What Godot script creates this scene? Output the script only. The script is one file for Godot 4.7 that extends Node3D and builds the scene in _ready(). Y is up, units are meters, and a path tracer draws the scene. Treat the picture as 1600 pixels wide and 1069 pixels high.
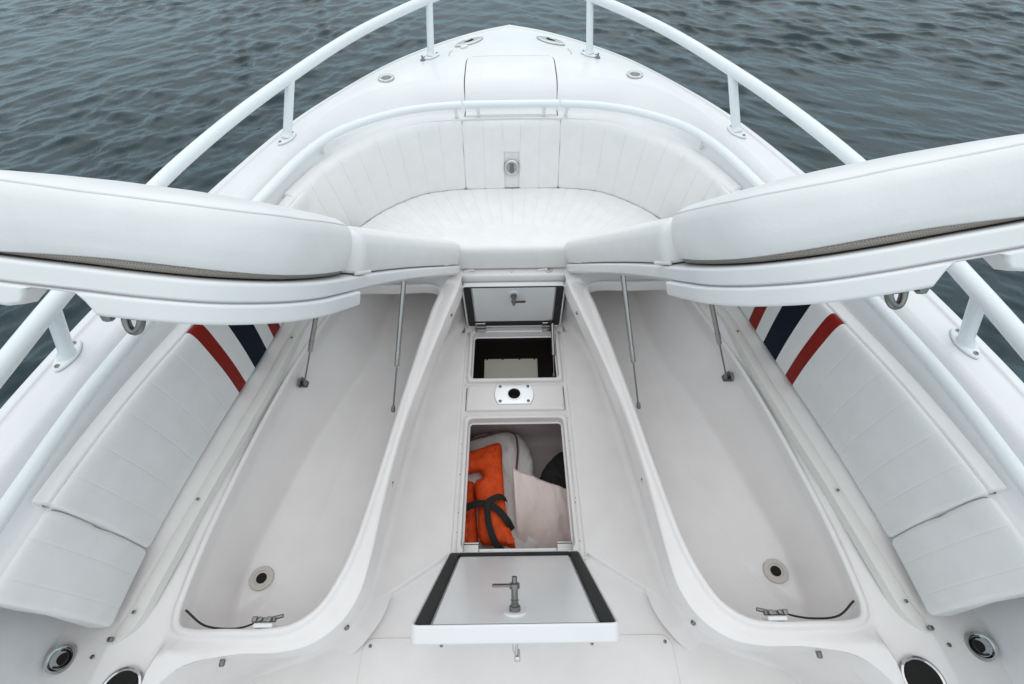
extends Node3D
# Bow cockpit of a white open boat seen from the helm, looking forward and down. x is starboard, y up, -z forward.

var M := {}
var used := {}

# ---------------------------------------------------------------- mesh collector
class Surf:
	var v := PackedVector3Array()
	var n := PackedVector3Array()
	var uv := PackedVector2Array()
	var ix := PackedInt32Array()

	# rows[i][k]: a smooth sheet. hint: the way its front looks; Vector3.ZERO means away from its middle.
	func grid(rows: Array, hint := Vector3.ZERO, closed_i := false, closed_k := false) -> void:
		var a: int = rows.size()
		var b: int = rows[0].size()
		var base: int = v.size()
		var mid := Vector3.ZERO
		for i in a:
			for k in b:
				mid += rows[i][k]
		mid /= float(a * b)
		var ns := PackedVector3Array()
		var score := 0.0
		for i in a:
			for k in b:
				var nn := Vector3.ZERO
				for di in [-1, 1]:
					for dk in [-1, 1]:
						var i2: int = i + di
						var k2: int = k + dk
						if closed_i: i2 = (i2 + a) % a
						if closed_k: k2 = (k2 + b) % b
						if i2 < 0 or k2 < 0 or i2 >= a or k2 >= b: continue
						var p: Vector3 = rows[i][k]
						var e1: Vector3 = rows[i2][k] - p
						var e2: Vector3 = rows[i][k2] - p
						if e1.length_squared() < 1e-12: e1 = rows[i2][k2] - rows[i][k2]
						if e2.length_squared() < 1e-12: e2 = rows[i2][k2] - rows[i2][k]
						nn += e1.cross(e2) * float(di * dk)
				nn = nn.normalized() if nn.length_squared() > 1e-24 else Vector3.UP
				ns.append(nn)
				var h: Vector3 = hint if hint != Vector3.ZERO else (rows[i][k] - mid)
				score += nn.dot(h)
		var sg := 1.0 if score >= 0.0 else -1.0
		for i in a:
			for k in b:
				v.append(rows[i][k])
				n.append(ns[i * b + k] * sg)
				uv.append(Vector2(float(i) / maxf(1, a - 1), float(k) / maxf(1, b - 1)))
		for i in (a if closed_i else a - 1):
			for k in (b if closed_k else b - 1):
				var p0: int = base + i * b + k
				var p1: int = base + ((i + 1) % a) * b + k
				var p2: int = base + ((i + 1) % a) * b + (k + 1) % b
				var p3: int = base + i * b + (k + 1) % b
				if sg > 0: ix.append_array([p0, p2, p1, p0, p3, p2])
				else: ix.append_array([p0, p1, p2, p0, p2, p3])

	func quad(a: Vector3, b: Vector3, c: Vector3, d: Vector3, hint: Vector3) -> void:
		grid([PackedVector3Array([a, b]), PackedVector3Array([d, c])], hint)

	func tube(path: PackedVector3Array, r: float, sides := 12, caps := true, r2 := -1.0) -> void:
		var rows := []
		var t0: Vector3 = (path[1] - path[0]).normalized()
		var u: Vector3 = t0.cross(Vector3.UP)
		if u.length() < 0.05: u = t0.cross(Vector3.RIGHT)
		u = u.normalized()
		var m: int = path.size()
		for i in m:
			var t: Vector3 = (path[mini(i + 1, m - 1)] - path[maxi(i - 1, 0)]).normalized()
			u = (u - t * u.dot(t)).normalized()
			var w: Vector3 = t.cross(u)
			var rr: float = r if r2 < 0 else lerpf(r, r2, float(i) / (m - 1))
			var row := PackedVector3Array()
			for k in sides:
				var an := TAU * k / sides
				row.append(path[i] + (u * cos(an) + w * sin(an)) * rr)
			rows.append(row)
		if caps:
			for e in 2:
				var src: PackedVector3Array = rows[0] if e == 0 else rows[-1]
				var c: Vector3 = path[0] if e == 0 else path[m - 1]
				var out: Vector3 = (path[0] - path[1]).normalized() if e == 0 else (path[m - 1] - path[m - 2]).normalized()
				var ra := PackedVector3Array(); var rb := PackedVector3Array()
				var rr: float = r if (e == 0 or r2 < 0) else r2
				for p in src:
					ra.append(c + (p - c) * 0.75 + out * rr * 0.18)
					rb.append(c + out * rr * 0.22)
				if e == 0: rows.push_front(ra); rows.push_front(rb)
				else: rows.append(ra); rows.append(rb)
		grid(rows, Vector3.ZERO, false, true)

	# profile of (radius, height) about axis; closed surface of revolution
	func lathe(prof: Array, at: Vector3, axis: Vector3, seg := 24, sx := 1.0) -> void:
		axis = axis.normalized()
		var u: Vector3 = axis.cross(Vector3.FORWARD)
		if u.length() < 0.1: u = axis.cross(Vector3.RIGHT)
		u = u.normalized()
		var w: Vector3 = axis.cross(u)
		# every edge of the profile sharp enough: double the points
		for j in prof.size() - 1:
			var rows := []
			for e in 2:
				var p: Vector2 = prof[j + e]
				var row := PackedVector3Array()
				for k in seg:
					var an := TAU * k / seg
					row.append(at + u * cos(an) * p.x * sx + w * sin(an) * p.x + axis * p.y)
				rows.append(row)
			var d: Vector2 = prof[j + 1] - prof[j]
			# the profile runs so that its left side is outside
			grid_dir(rows, axis, at, Vector2(d.y, -d.x))

	func grid_dir(rows: Array, axis: Vector3, at: Vector3, od: Vector2) -> void:
		var start: int = n.size()
		grid(rows, axis if absf(od.y) > absf(od.x) * 3.0 and od.y > 0 else (-axis if absf(od.y) > absf(od.x) * 3.0 else Vector3.ZERO), false, true)
		if absf(od.y) <= absf(od.x) * 3.0:
			var rad: Vector3 = v[start] - at
			rad -= axis * rad.dot(axis)
			if rad.length() < 1e-6: rad = v[start + rows[0].size()] - at; rad -= axis * rad.dot(axis)
			if (n[start].dot(rad) > 0) != (od.x > 0):
				flip_from(start, rows)

	func flip_from(start: int, rows: Array) -> void:
		for i in range(start, n.size()): n[i] = -n[i]
		var cnt: int = (rows.size() - 1) * rows[0].size() * 6
		var s: int = ix.size() - cnt
		for t in range(s, ix.size(), 3):
			var q := ix[t + 1]; ix[t + 1] = ix[t + 2]; ix[t + 2] = q

	# box with rounded edges: size, corner radius, placed by a transform
	func rbox(size: Vector3, r: float, xf: Transform3D) -> void:
		var h := size * 0.5
		r = minf(r, minf(h.x, minf(h.y, h.z)) * 0.98)
		var rows := []
		var levels := [[-h.y, 1.0], [-h.y, 0.999], [-h.y + r * 0.3, 0.3], [-h.y + r, 0.0], [h.y - r, 0.0], [h.y - r * 0.3, 0.3], [h.y, 0.999], [h.y, 1.0]]
		for li in levels.size():
			var l = levels[li]
			var ins: float = l[1] * r
			var row := PackedVector3Array()
			var hx := h.x - ins; var hz := h.z - ins
			var rr := maxf(r - ins * 0.6, 0.0002)
			var cs := [[1, 1, 0.0], [-1, 1, 90.0], [-1, -1, 180.0], [1, -1, 270.0]]
			for c in cs:
				for q in 4:
					var an := deg_to_rad(c[2] + q * 30.0)
					var p := Vector3(c[0] * (hx - rr) + cos(an) * rr, l[0], c[1] * (hz - rr) + sin(an) * rr)
					if li == 0 or li == levels.size() - 1: p = Vector3(p.x * 0.02, l[0], p.z * 0.02)
					row.append(xf * p)
			rows.append(row)
		grid(rows, Vector3.ZERO, false, true)

	func mesh(mat: Material) -> ArrayMesh:
		var arr := []
		arr.resize(Mesh.ARRAY_MAX)
		arr[Mesh.ARRAY_VERTEX] = v
		arr[Mesh.ARRAY_NORMAL] = n
		arr[Mesh.ARRAY_TEX_UV] = uv
		arr[Mesh.ARRAY_INDEX] = ix
		var m := ArrayMesh.new()
		m.add_surface_from_arrays(Mesh.PRIMITIVE_TRIANGLES, arr)
		m.surface_set_material(0, mat)
		return m

func numbered(called: String) -> String:
	if not used.has(called):
		used[called] = 0
		return called
	used[called] += 1
	return "%s_%03d" % [called, used[called]]

func put(called: String, s: Surf, mat: Material, parent: Node) -> MeshInstance3D:
	var o := MeshInstance3D.new()
	o.mesh = s.mesh(mat)
	o.name = called
	o.cast_shadow = GeometryInstance3D.SHADOW_CASTING_SETTING_ON
	parent.add_child(o, true)
	return o

func thing(called: String, label: String, category: String, group := "") -> Node3D:
	var o := Node3D.new()
	o.name = numbered(called)
	add_child(o)
	o.set_meta("label", label)
	o.set_meta("category", category)
	if group != "": o.set_meta("group", group)
	return o

# ---------------------------------------------------------------- curves
func P(s: float, a: float, y: float, f: float) -> Vector3:
	return Vector3(s * a, y, -f)

# centripetal Catmull-Rom through c, m samples per span
func cr(c: Array, m: int, closed := false) -> Array:
	var out := []
	var nn := c.size()
	for i in (nn if closed else nn - 1):
		var p1 = c[i]; var p2 = c[(i + 1) % nn]
		var p0 = c[(i - 1 + nn) % nn] if (closed or i > 0) else p1 + (p1 - p2)
		var p3 = c[(i + 2) % nn] if (closed or i < nn - 2) else p2 + (p2 - p1)
		var t1: float = maxf(sqrt(p0.distance_to(p1)), 1e-4)
		var t2: float = t1 + maxf(sqrt(p1.distance_to(p2)), 1e-4)
		var t3: float = t2 + maxf(sqrt(p2.distance_to(p3)), 1e-4)
		for j in m:
			var t: float = lerpf(t1, t2, float(j) / m)
			var a1 = p0 * ((t1 - t) / t1) + p1 * (t / t1)
			var a2 = p1 * ((t2 - t) / (t2 - t1)) + p2 * ((t - t1) / (t2 - t1))
			var a3 = p2 * ((t3 - t) / (t3 - t2)) + p3 * ((t - t2) / (t3 - t2))
			var b1 = a1 * ((t2 - t) / t2) + a2 * (t / t2)
			var b2 = a2 * ((t3 - t) / (t3 - t1)) + a3 * ((t - t1) / (t3 - t1))
			out.append(b1 * ((t2 - t) / (t2 - t1)) + b2 * ((t - t1) / (t2 - t1)))
	if not closed: out.append(c[nn - 1])
	return out

func pv(a: Array) -> PackedVector3Array:
	return PackedVector3Array(a)

# polyline with its inner corners rounded
func fillet(p: PackedVector3Array, r: Array, seg := 5) -> PackedVector3Array:
	var out := PackedVector3Array([p[0]])
	for k in range(1, p.size() - 1):
		var d0: Vector3 = p[k - 1] - p[k]
		var d1: Vector3 = p[k + 1] - p[k]
		var rr: float = r[k]
		var l0 := minf(rr, d0.length() * 0.49)
		var l1 := minf(rr, d1.length() * 0.49)
		var a: Vector3 = p[k] + d0.normalized() * l0
		var b: Vector3 = p[k] + d1.normalized() * l1
		for j in seg + 1:
			var t := float(j) / seg
			out.append(a * (1 - t) * (1 - t) + p[k] * 2.0 * t * (1 - t) + b * t * t)
	out.append(p[p.size() - 1])
	return out

# curves[k][i] -> rows[i][...] with section corners rounded
func loft(curves: Array, r: Array, seg := 5) -> Array:
	var rows := []
	for i in curves[0].size():
		var sec := PackedVector3Array()
		for c in curves: sec.append(c[i])
		rows.append(fillet(sec, r, seg))
	return rows

# closed sections along a path get rounded-off ends; round about each section's own middle
func round_ends(rows: Array, r := 0.012, ends := 3) -> Array:
	var out := rows.duplicate()
	for e in 2:
		if not (ends & (1 << e)): continue
		var row: PackedVector3Array = rows[0] if e == 0 else rows[-1]
		var nx: PackedVector3Array = rows[1] if e == 0 else rows[-2]
		var c := Vector3.ZERO
		var c2 := Vector3.ZERO
		for p in row: c += p
		for p in nx: c2 += p
		c /= row.size(); c2 /= row.size()
		var d: Vector3 = (c - c2).normalized()
		var extra := []
		for st in [[0.35, 0.012], [0.75, 0.06], [1.0, 0.17], [1.03, 1.0]]:
			var q := PackedVector3Array()
			for p in row:
				var off: Vector3 = c - p
				var k: float = st[1] if st[1] == 1.0 else minf(1.0, st[1] * r * 8.0 / maxf(off.length(), 0.01))
				q.append(p + off * k + d * r * st[0])
			extra.append(q)
		for q in extra:
			if e == 0: out.push_front(q)
			else: out.append(q)
	return out

func offset2(o: Array, d: float) -> Array:
	var out := []
	var nn := o.size()
	var area := 0.0
	for i in nn:
		area += o[i].cross(o[(i + 1) % nn])
	for i in nn:
		var t: Vector2 = (o[(i + 1) % nn] - o[(i - 1 + nn) % nn]).normalized()
		var nr := Vector2(t.y, -t.x) * (1.0 if area > 0 else -1.0)
		out.append(o[i] + nr * d)
	return out

# rounded rectangle outline (x, z) half sizes
func rrect(hx: float, hz: float, r: float, cx := 0.0, cz := 0.0, seg := 6) -> Array:
	var out := []
	for c in [[1, 1, 0.0], [-1, 1, 90.0], [-1, -1, 180.0], [1, -1, 270.0]]:
		for q in seg + 1:
			var an := deg_to_rad(c[2] + q * 90.0 / seg)
			out.append(Vector2(cx + c[0] * (hx - r) + cos(an) * r, cz + c[1] * (hz - r) + sin(an) * r))
	return out

# upholstered pad or flat slab: outline (x, z) in a local plane, levels [inset, height]; xf places it
var _slack := FastNoiseLite.new()

func pad(s: Surf, outline: Array, levels: Array, xf: Transform3D, dome := 0.0, sag := Vector3.ZERO) -> void:
	var rows := []
	var c := Vector2.ZERO
	for p in outline: c += p
	c /= outline.size()
	for li in levels.size():
		var l = levels[li]
		var o: Array = offset2(outline, -l[0])
		var row := PackedVector3Array()
		for p in o:
			var lift := 0.0
			if sag.z > 0.0: lift = sag.z * clampf(1.0 - l[1] / 0.06, 0.0, 1.0) * pow(maxf(0.0, 1.0 - pow((p.x - sag.x) / sag.y, 2.0)), 1.3)
			var wv := Vector3.ZERO
			if sag.z > 0.0:
				# slack in the cover
				wv = Vector3(_slack.get_noise_3d(p.x * 9.0, l[1] * 14.0, p.y * 9.0), _slack.get_noise_3d(p.x * 6.0 + 30.0, 0.0, p.y * 6.0) * 0.8, _slack.get_noise_3d(p.x * 9.0, l[1] * 14.0 + 50.0, p.y * 9.0)) * 0.0042 * clampf(l[1] / 0.02, 0.2, 1.0)
			row.append(xf * (Vector3(p.x, l[1] + lift, p.y) + wv))
		rows.append(row)
	# close top and bottom towards the middle in steps
	var last = levels[-1]
	var o1: Array = offset2(outline, -last[0])
	for q in [0.12, 0.3, 0.6, 1.0]:
		var row := PackedVector3Array()
		for p in o1:
			var z: Vector2 = p.lerp(c, q)
			row.append(xf * Vector3(z.x, last[1] + dome * (1.0 - (1.0 - q) * (1.0 - q)), z.y))
		rows.append(row)
	var o0: Array = offset2(outline, -levels[0][0])
	var first := PackedVector3Array()
	for p in o0: first.append(xf * Vector3(c.x, levels[0][1], c.y))
	rows.push_front(first)
	s.grid(rows, Vector3.ZERO, false, true)

func line_pts(a: Vector3, b: Vector3, n := 2) -> PackedVector3Array:
	var o := PackedVector3Array()
	for i in n: o.append(a.lerp(b, float(i) / (n - 1)))
	return o

# ---------------------------------------------------------------- materials
func noise_tex(seed_: int, freq: float, size := 512, lo := Color(0.95, 0.95, 0.95), hi := Color.WHITE, oct := 4) -> NoiseTexture2D:
	var n := FastNoiseLite.new()
	n.seed = seed_; n.noise_type = FastNoiseLite.TYPE_SIMPLEX_SMOOTH; n.frequency = freq; n.fractal_octaves = oct
	var t := NoiseTexture2D.new()
	t.width = size; t.height = size; t.seamless = true; t.noise = n
	var g := Gradient.new()
	g.set_color(0, lo); g.set_color(1, hi)
	t.color_ramp = g
	return t

func norm_tex(seed_: int, freq: float, strength: float, size := 512, oct := 4, cellular := false) -> NoiseTexture2D:
	var n := FastNoiseLite.new()
	n.seed = seed_; n.frequency = freq; n.fractal_octaves = oct
	n.noise_type = FastNoiseLite.TYPE_CELLULAR if cellular else FastNoiseLite.TYPE_SIMPLEX_SMOOTH
	var t := NoiseTexture2D.new()
	t.width = size; t.height = size; t.seamless = true; t.noise = n
	t.as_normal_map = true; t.bump_strength = strength
	return t

func mat(col: Color, rough: float, metal := 0.0) -> StandardMaterial3D:
	var m := StandardMaterial3D.new()
	m.albedo_color = col
	m.roughness = rough
	m.metallic = metal
	return m

func lin(r: float, g: float, b: float) -> Color:
	return Color(r, g, b).linear_to_srgb()

func make_materials() -> void:
	var soft := noise_tex(3, 0.006, 512, Color(0.975, 0.975, 0.975), Color.WHITE, 5)
	var g := mat(lin(0.80, 0.803, 0.805), 0.28)
	g.albedo_texture = soft
	g.uv1_triplanar = true; g.uv1_world_triplanar = true; g.uv1_scale = Vector3(1.3, 1.3, 1.3)
	g.clearcoat_enabled = true; g.clearcoat = 0.4; g.clearcoat_roughness = 0.2
	M.gel = g
	# the moulded liner: the same gelcoat, duller, with scuffs
	var l := g.duplicate()
	l.albedo_color = lin(0.84, 0.81, 0.795)
	l.roughness = 0.36
	l.clearcoat = 0.15
	l.albedo_texture = noise_tex(8, 0.01, 512, Color(0.975, 0.97, 0.968), Color.WHITE, 5)
	M.liner = l
	var v := mat(lin(0.83, 0.827, 0.815), 0.5)
	v.albedo_texture = noise_tex(12, 0.008, 512, Color(0.97, 0.97, 0.97), Color.WHITE, 4)
	v.uv1_triplanar = true; v.uv1_world_triplanar = true; v.uv1_scale = Vector3(2.5, 2.5, 2.5)
	v.normal_enabled = true
	v.normal_texture = norm_tex(5, 0.11, 1.6, 512, 3)
	v.normal_scale = 0.22
	M.vinyl = v
	var red := v.duplicate(); red.albedo_color = lin(0.25, 0.013, 0.008); red.metallic_specular = 0.3; M.red = red
	var blue := v.duplicate(); blue.albedo_color = lin(0.004, 0.011, 0.024); blue.metallic_specular = 0.25; blue.roughness = 0.6; M.blue = blue
	M.thread = mat(lin(0.7, 0.7, 0.69), 0.8)
	M.powder = mat(lin(0.80, 0.83, 0.85), 0.25)
	M.strip = mat(lin(0.76, 0.742, 0.695), 0.45)
	M.steel = mat(lin(0.40, 0.39, 0.38), 0.2, 1.0)
	M.dull = mat(lin(0.24, 0.235, 0.225), 0.32, 1.0)
	M.chrome = mat(lin(0.58, 0.58, 0.58), 0.1, 1.0)
	M.alu = mat(lin(0.80, 0.81, 0.82), 0.34, 0.85)
	M.black = mat(lin(0.012, 0.012, 0.012), 0.55)
	M.hole = mat(lin(0.008, 0.007, 0.006), 0.9)
	var gk := mat(lin(0.018, 0.018, 0.018), 0.75)
	gk.normal_enabled = true; gk.normal_texture = norm_tex(9, 0.08, 4.0); gk.uv1_triplanar = true; gk.uv1_scale = Vector3(8, 8, 8)
	M.gasket = gk
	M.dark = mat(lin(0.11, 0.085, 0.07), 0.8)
	M.seam = mat(lin(0.03, 0.022, 0.02), 0.8)
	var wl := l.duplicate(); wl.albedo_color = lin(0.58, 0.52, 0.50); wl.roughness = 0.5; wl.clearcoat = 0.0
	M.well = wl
	M.board = mat(lin(0.74, 0.69, 0.60), 0.6)
	M.ring = mat(lin(0.55, 0.51, 0.47), 0.4)
	var or_ := mat(lin(0.88, 0.09, 0.003), 0.7)
	or_.normal_enabled = true; or_.normal_texture = norm_tex(21, 0.02, 9.0, 512, 4); or_.uv1_triplanar = true; or_.uv1_scale = Vector3(4, 4, 4); or_.normal_scale = 0.8
	or_.albedo_texture = noise_tex(22, 0.02, 256, Color(0.85, 0.8, 0.8), Color.WHITE)
	M.orange = or_
	var cl := mat(lin(0.75, 0.72, 0.70), 0.8)
	cl.normal_enabled = true; cl.normal_texture = norm_tex(31, 0.012, 10.0, 512, 4); cl.uv1_triplanar = true; cl.uv1_scale = Vector3(3, 3, 3); cl.normal_scale = 0.22
	M.cloth = cl
	var cl2 := cl.duplicate(); cl2.albedo_color = lin(0.84, 0.71, 0.66); M.cloth_pink = cl2
	M.web = mat(lin(0.014, 0.014, 0.014), 0.85)
	M.brown = mat(lin(0.13, 0.05, 0.03), 0.6)
	# woven vinyl mesh under the lid cushions
	var im := Image.create(64, 64, false, Image.FORMAT_RGB8)
	for y in 64:
		for x in 64:
			var c := 0.62
			var hole := (x % 16 in [0, 1, 2, 3]) and (y % 16 in [2, 3, 4, 5, 6])
			var hole2 := ((x + 8) % 16 in [0, 1, 2, 3]) and ((y + 8) % 16 in [2, 3, 4, 5, 6])
			if hole or hole2: c = 0.3
			im.set_pixel(x, y, Color(c, c * 0.96, c * 0.9))
	im.generate_mipmaps()
	var wm := mat(Color(1, 1, 1), 0.7)
	wm.albedo_texture = ImageTexture.create_from_image(im)
	wm.uv1_triplanar = true; wm.uv1_scale = Vector3(55, 55, 55)
	M.mesh = wm
	var w := mat(lin(0.004, 0.023, 0.030), 0.05)
	w.metallic_specular = 0.36
	w.normal_enabled = true
	w.normal_texture = norm_tex(77, 0.012, 7.0, 1024, 5)
	w.uv1_triplanar = true; w.uv1_world_triplanar = true; w.uv1_scale = Vector3(0.9, 0.9, 0.9)
	w.normal_scale = 0.35
	M.water = w

# ---------------------------------------------------------------- water
func build_water() -> void:
	var lev := -0.5
	var xs := PackedFloat32Array([0.0])
	var st := 0.028
	while xs[xs.size() - 1] < 2500.0:
		if xs[xs.size() - 1] > 3.0: st = minf(0.028 + 0.004 * (xs[xs.size() - 1] - 3.0), 0.05) if xs[xs.size() - 1] < 11.5 else st * 1.07
		xs.append(xs[xs.size() - 1] + st)
	var gx := PackedFloat32Array()
	for i in range(xs.size() - 1, 0, -1): gx.append(-xs[i])
	gx.append_array(xs)
	var gf := PackedFloat32Array()
	var back := PackedFloat32Array()
	st = 0.04
	var p := 0.0
	while p > -2500.0:
		if p < -0.8: st *= 1.12
		p -= st
		back.append(p)
	for i in range(back.size() - 1, -1, -1): gf.append(back[i])
	st = 0.028; p = 0.0
	while p < 2500.0:
		gf.append(p)
		if p > 4.0: st = minf(0.028 + 0.004 * (p - 4.0), 0.055) if p < 13.0 else st * 1.07
		p += st
	var rng := RandomNumberGenerator.new()
	rng.seed = 4
	var wv := []
	for i in 28:
		var wl := 0.10 * pow(1.073, i) * rng.randf_range(0.92, 1.08)
		var fam := i % 2
		var dir := deg_to_rad((-38.0 if fam == 0 else 48.0) + rng.randf_range(-24, 24))
		if i % 5 == 4: dir = deg_to_rad(90.0 + rng.randf_range(-25, 25))
		wv.append([cos(dir) * TAU / wl, sin(dir) * TAU / wl, wl, rng.randf() * TAU, 0.0090 * wl * rng.randf_range(0.7, 1.25), float(fam)])
	var nz := FastNoiseLite.new(); nz.seed = 5; nz.frequency = 0.55; nz.fractal_octaves = 3
	var nz2 := FastNoiseLite.new(); nz2.seed = 15; nz2.frequency = 0.16; nz2.fractal_octaves = 2
	var rows := []
	var na := gx.size(); var nf := gf.size()
	var verts := PackedVector3Array(); verts.resize(na * nf)
	for j in nf:
		var f := gf[j]
		var sf: float = absf(gf[mini(j + 1, nf - 1)] - gf[maxi(j - 1, 0)]) * 0.5
		for i in na:
			var x := gx[i]
			var sx: float = absf(gx[mini(i + 1, na - 1)] - gx[maxi(i - 1, 0)]) * 0.5
			var step := maxf(sf, sx)
			var h := 0.0
			var dx := 0.0
			var df := 0.0
			if step < 1.0:
				var wx: float = x + nz.get_noise_2d(x, f) * 0.16
				var wf: float = f + nz.get_noise_2d(x + 40.0, f) * 0.16
				var side: float = smoothstep(-4.0, 4.0, x)
				var env: float = clampf(1.0 + nz2.get_noise_2d(x * 1.3, f * 1.3) * 1.1, 0.45, 1.35)
				for w in wv:
					if w[2] < step * 2.0: continue
					var fade: float = clampf((w[2] / step - 2.0) / 1.0, 0.0, 1.0)
					var ph: float = w[0] * wx + w[1] * wf + w[3]
					var am: float = w[4] * fade * (0.55 + 0.65 * (side if w[5] > 0.5 else 1.0 - side))
					h += am * cos(ph)
					var sn: float = sin(ph) * am * 0.5 * w[2] / TAU
					dx -= sn * w[0]
					df -= sn * w[1]
				h *= env; dx *= env; df *= env
			verts[j * na + i] = Vector3(x + dx, lev + h, -(f + df))
	var nrm := PackedVector3Array(); nrm.resize(na * nf)
	for j in nf:
		for i in na:
			var e1: Vector3 = verts[j * na + mini(i + 1, na - 1)] - verts[j * na + maxi(i - 1, 0)]
			var e2: Vector3 = verts[mini(j + 1, nf - 1) * na + i] - verts[maxi(j - 1, 0) * na + i]
			nrm[j * na + i] = e1.cross(e2).normalized()
	var ix := PackedInt32Array()
	ix.resize((na - 1) * (nf - 1) * 6)
	var q := 0
	for j in nf - 1:
		for i in na - 1:
			var a := j * na + i
			for c in [a, a + na, a + 1, a + 1, a + na, a + na + 1]:
				ix[q] = c; q += 1
	var s := Surf.new()
	s.v = verts; s.n = nrm; s.ix = ix
	s.uv.resize(na * nf)
	var o := put("water", s, M.water, self)
	o.set_meta("kind", "structure")
	o.set_meta("label", "dark grey green choppy sea all around the bow")
	print("water ", na, " x ", nf)

# ---------------------------------------------------------------- boat: deck
var deck_rows := {}

func yg(f: float) -> float:
	return 0.75 + 0.11 * clampf((f - 0.5) / 2.2, 0.0, 1.0)

# along the side, aft to stem: gunwale, shoulder, ledge outer, ledge inner
const SIDE := [
	[[1.14, -0.7], [1.03, -0.7], [0.985, -0.7], [0.940, -0.7]],
	[[1.143, 0.0], [1.038, 0.0], [0.995, 0.0], [0.955, 0.0]],
	[[1.143, 0.3], [1.036, 0.3], [0.997, 0.3], [0.962, 0.3]],
	[[1.132, 0.6], [1.015, 0.6], [0.978, 0.6], [0.945, 0.6]],
	[[1.070, 0.97], [0.955, 0.95], [0.915, 0.94], [0.880, 0.94]],
	[[1.000, 1.3], [0.878, 1.255], [0.838, 1.24], [0.800, 1.23]],
	[[0.855, 1.76], [0.785, 1.64], [0.745, 1.60], [0.712, 1.57]],
	[[0.700, 2.06], [0.705, 1.86], [0.655, 1.79], [0.620, 1.75]],
	[[0.530, 2.32], [0.600, 1.985], [0.545, 1.905], [0.515, 1.86]],
	[[0.340, 2.52], [0.425, 2.055], [0.405, 1.98], [0.385, 1.935]],
	[[0.160, 2.66], [0.212, 2.072], [0.203, 2.005], [0.198, 1.965]],
	[[0.000, 2.75], [0.000, 2.076], [0.000, 2.01], [0.000, 1.972]]]
const SHY := [0.75, 0.75, 0.75, 0.752, 0.765, 0.783, 0.808, 0.820, 0.826, 0.828, 0.829, 0.829]
const LEY := [0.672, 0.672, 0.672, 0.672, 0.676, 0.69, 0.708, 0.722, 0.730, 0.732, 0.732, 0.732]

func side_curve(which: int, s: float, dy := 0.0, da := 0.0) -> Array:
	var c := []
	for k in SIDE.size():
		var q = SIDE[k][which]
		var y: float = yg(q[1]) if which == 0 else (SHY[k] if which == 1 else LEY[k])
		c.append(P(s, maxf(q[0] + da, 0.0) if q[0] > 0 else 0.0, y + dy, q[1]))
	return cr(c, 8)

func toward(a: Array, b: Array, d: float, dy: float) -> Array:
	var o := []
	for i in a.size():
		var t: Vector3 = b[i] - a[i]
		t.y = 0
		o.append(a[i] + t.normalized() * minf(d, t.length() * 0.4) + Vector3(0, dy, 0))
	return o

func lerp_curve(a: Array, b: Array, t: float, dy := 0.0) -> Array:
	var o := []
	for i in a.size(): o.append(a[i].lerp(b[i], t) + Vector3(0, dy, 0))
	return o

func build_deck(boat: Node3D) -> void:
	for s in [-1.0, 1.0]:
		var gun := side_curve(0, s)
		var sh := side_curve(1, s)
		var lo := side_curve(2, s)
		var li := side_curve(3, s)
		var low := toward(gun, sh, 0.006, -0.045)
		var lip := toward(gun, sh, 0.026, 0.001)
		var lip2 := toward(gun, sh, 0.032, -0.006)
		var crown := lerp_curve(lip2, sh, 0.55, 0.0)
		for i in crown.size(): crown[i].y += 0.02 * clampf((gun[i].distance_to(sh[i]) - 0.2) / 0.4, 0.0, 1.0)
		var lid_ := toward(li, lo, 0.004, -0.02)
		var wal := []
		for i in gun.size(): wal.append(Vector3(gun[i].x * 0.93, 0.665, minf(gun[i].z + 0.06, li[i].z - 0.0) if absf(gun[i].x) < 0.3 else gun[i].z + 0.02))
		for i in gun.size():
			if i > gun.size() - 34:
				wal[i] = Vector3(lo[i].x * 1.02, 0.66, lo[i].z - 0.03)
		var foot := []
		for i in gun.size(): foot.append(wal[i] + Vector3(0, -0.31, 0))
		var rows := loft([low, gun, lip, lip2, crown, sh, lo, li, lid_, wal, foot], [0, 0.009, 0.004, 0.006, 0.12, 0.05, 0.018, 0.006, 0.004, 0.01, 0], 5)
		deck_rows[s] = rows
		var d := Surf.new()
		d.grid(rows, Vector3.UP)
		put("side_deck", d, M.gel, boat)
		# hull below the gunwale
		var hull := Surf.new()
		var h1 := []; var h2 := []; var h3 := []
		for i in low.size():
			var t: float = low[i].z
			h1.append(Vector3(low[i].x * 1.002, low[i].y - 0.04, t))
			h2.append(Vector3(low[i].x * 0.95, 0.2, t + 0.02 * 1.0))
			h3.append(Vector3(low[i].x * 0.86, -0.75, t + 0.12))
		hull.grid(loft([low, h1, h2, h3], [0, 0.02, 0.2, 0], 4), Vector3(s, 0.2, -0.3))
		put("hull_side", hull, M.gel, boat)

func deck_at(a: float, f: float, s: float) -> Array:
	var best := 1e9
	var bi := 0; var bk := 0
	var rows: Array = deck_rows[s]
	for i in rows.size():
		for k in mini(rows[i].size(), 40):
			var p: Vector3 = rows[i][k]
			var dd := (p.x - s * a) * (p.x - s * a) + (p.z + f) * (p.z + f)
			if dd < best: best = dd; bi = i; bk = k
	bi = clampi(bi, 1, rows.size() - 2); bk = clampi(bk, 1, rows[0].size() - 2)
	var e1: Vector3 = rows[bi + 1][bk] - rows[bi - 1][bk]
	var e2: Vector3 = rows[bi][bk + 1] - rows[bi][bk - 1]
	var nn := e1.cross(e2).normalized()
	if nn.y < 0: nn = -nn
	var p0: Vector3 = rows[bi][bk]
	var y: float = p0.y - (nn.x * (s * a - p0.x) + nn.z * (-f - p0.z)) / nn.y
	return [Vector3(s * a, y, -f), nn]

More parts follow.
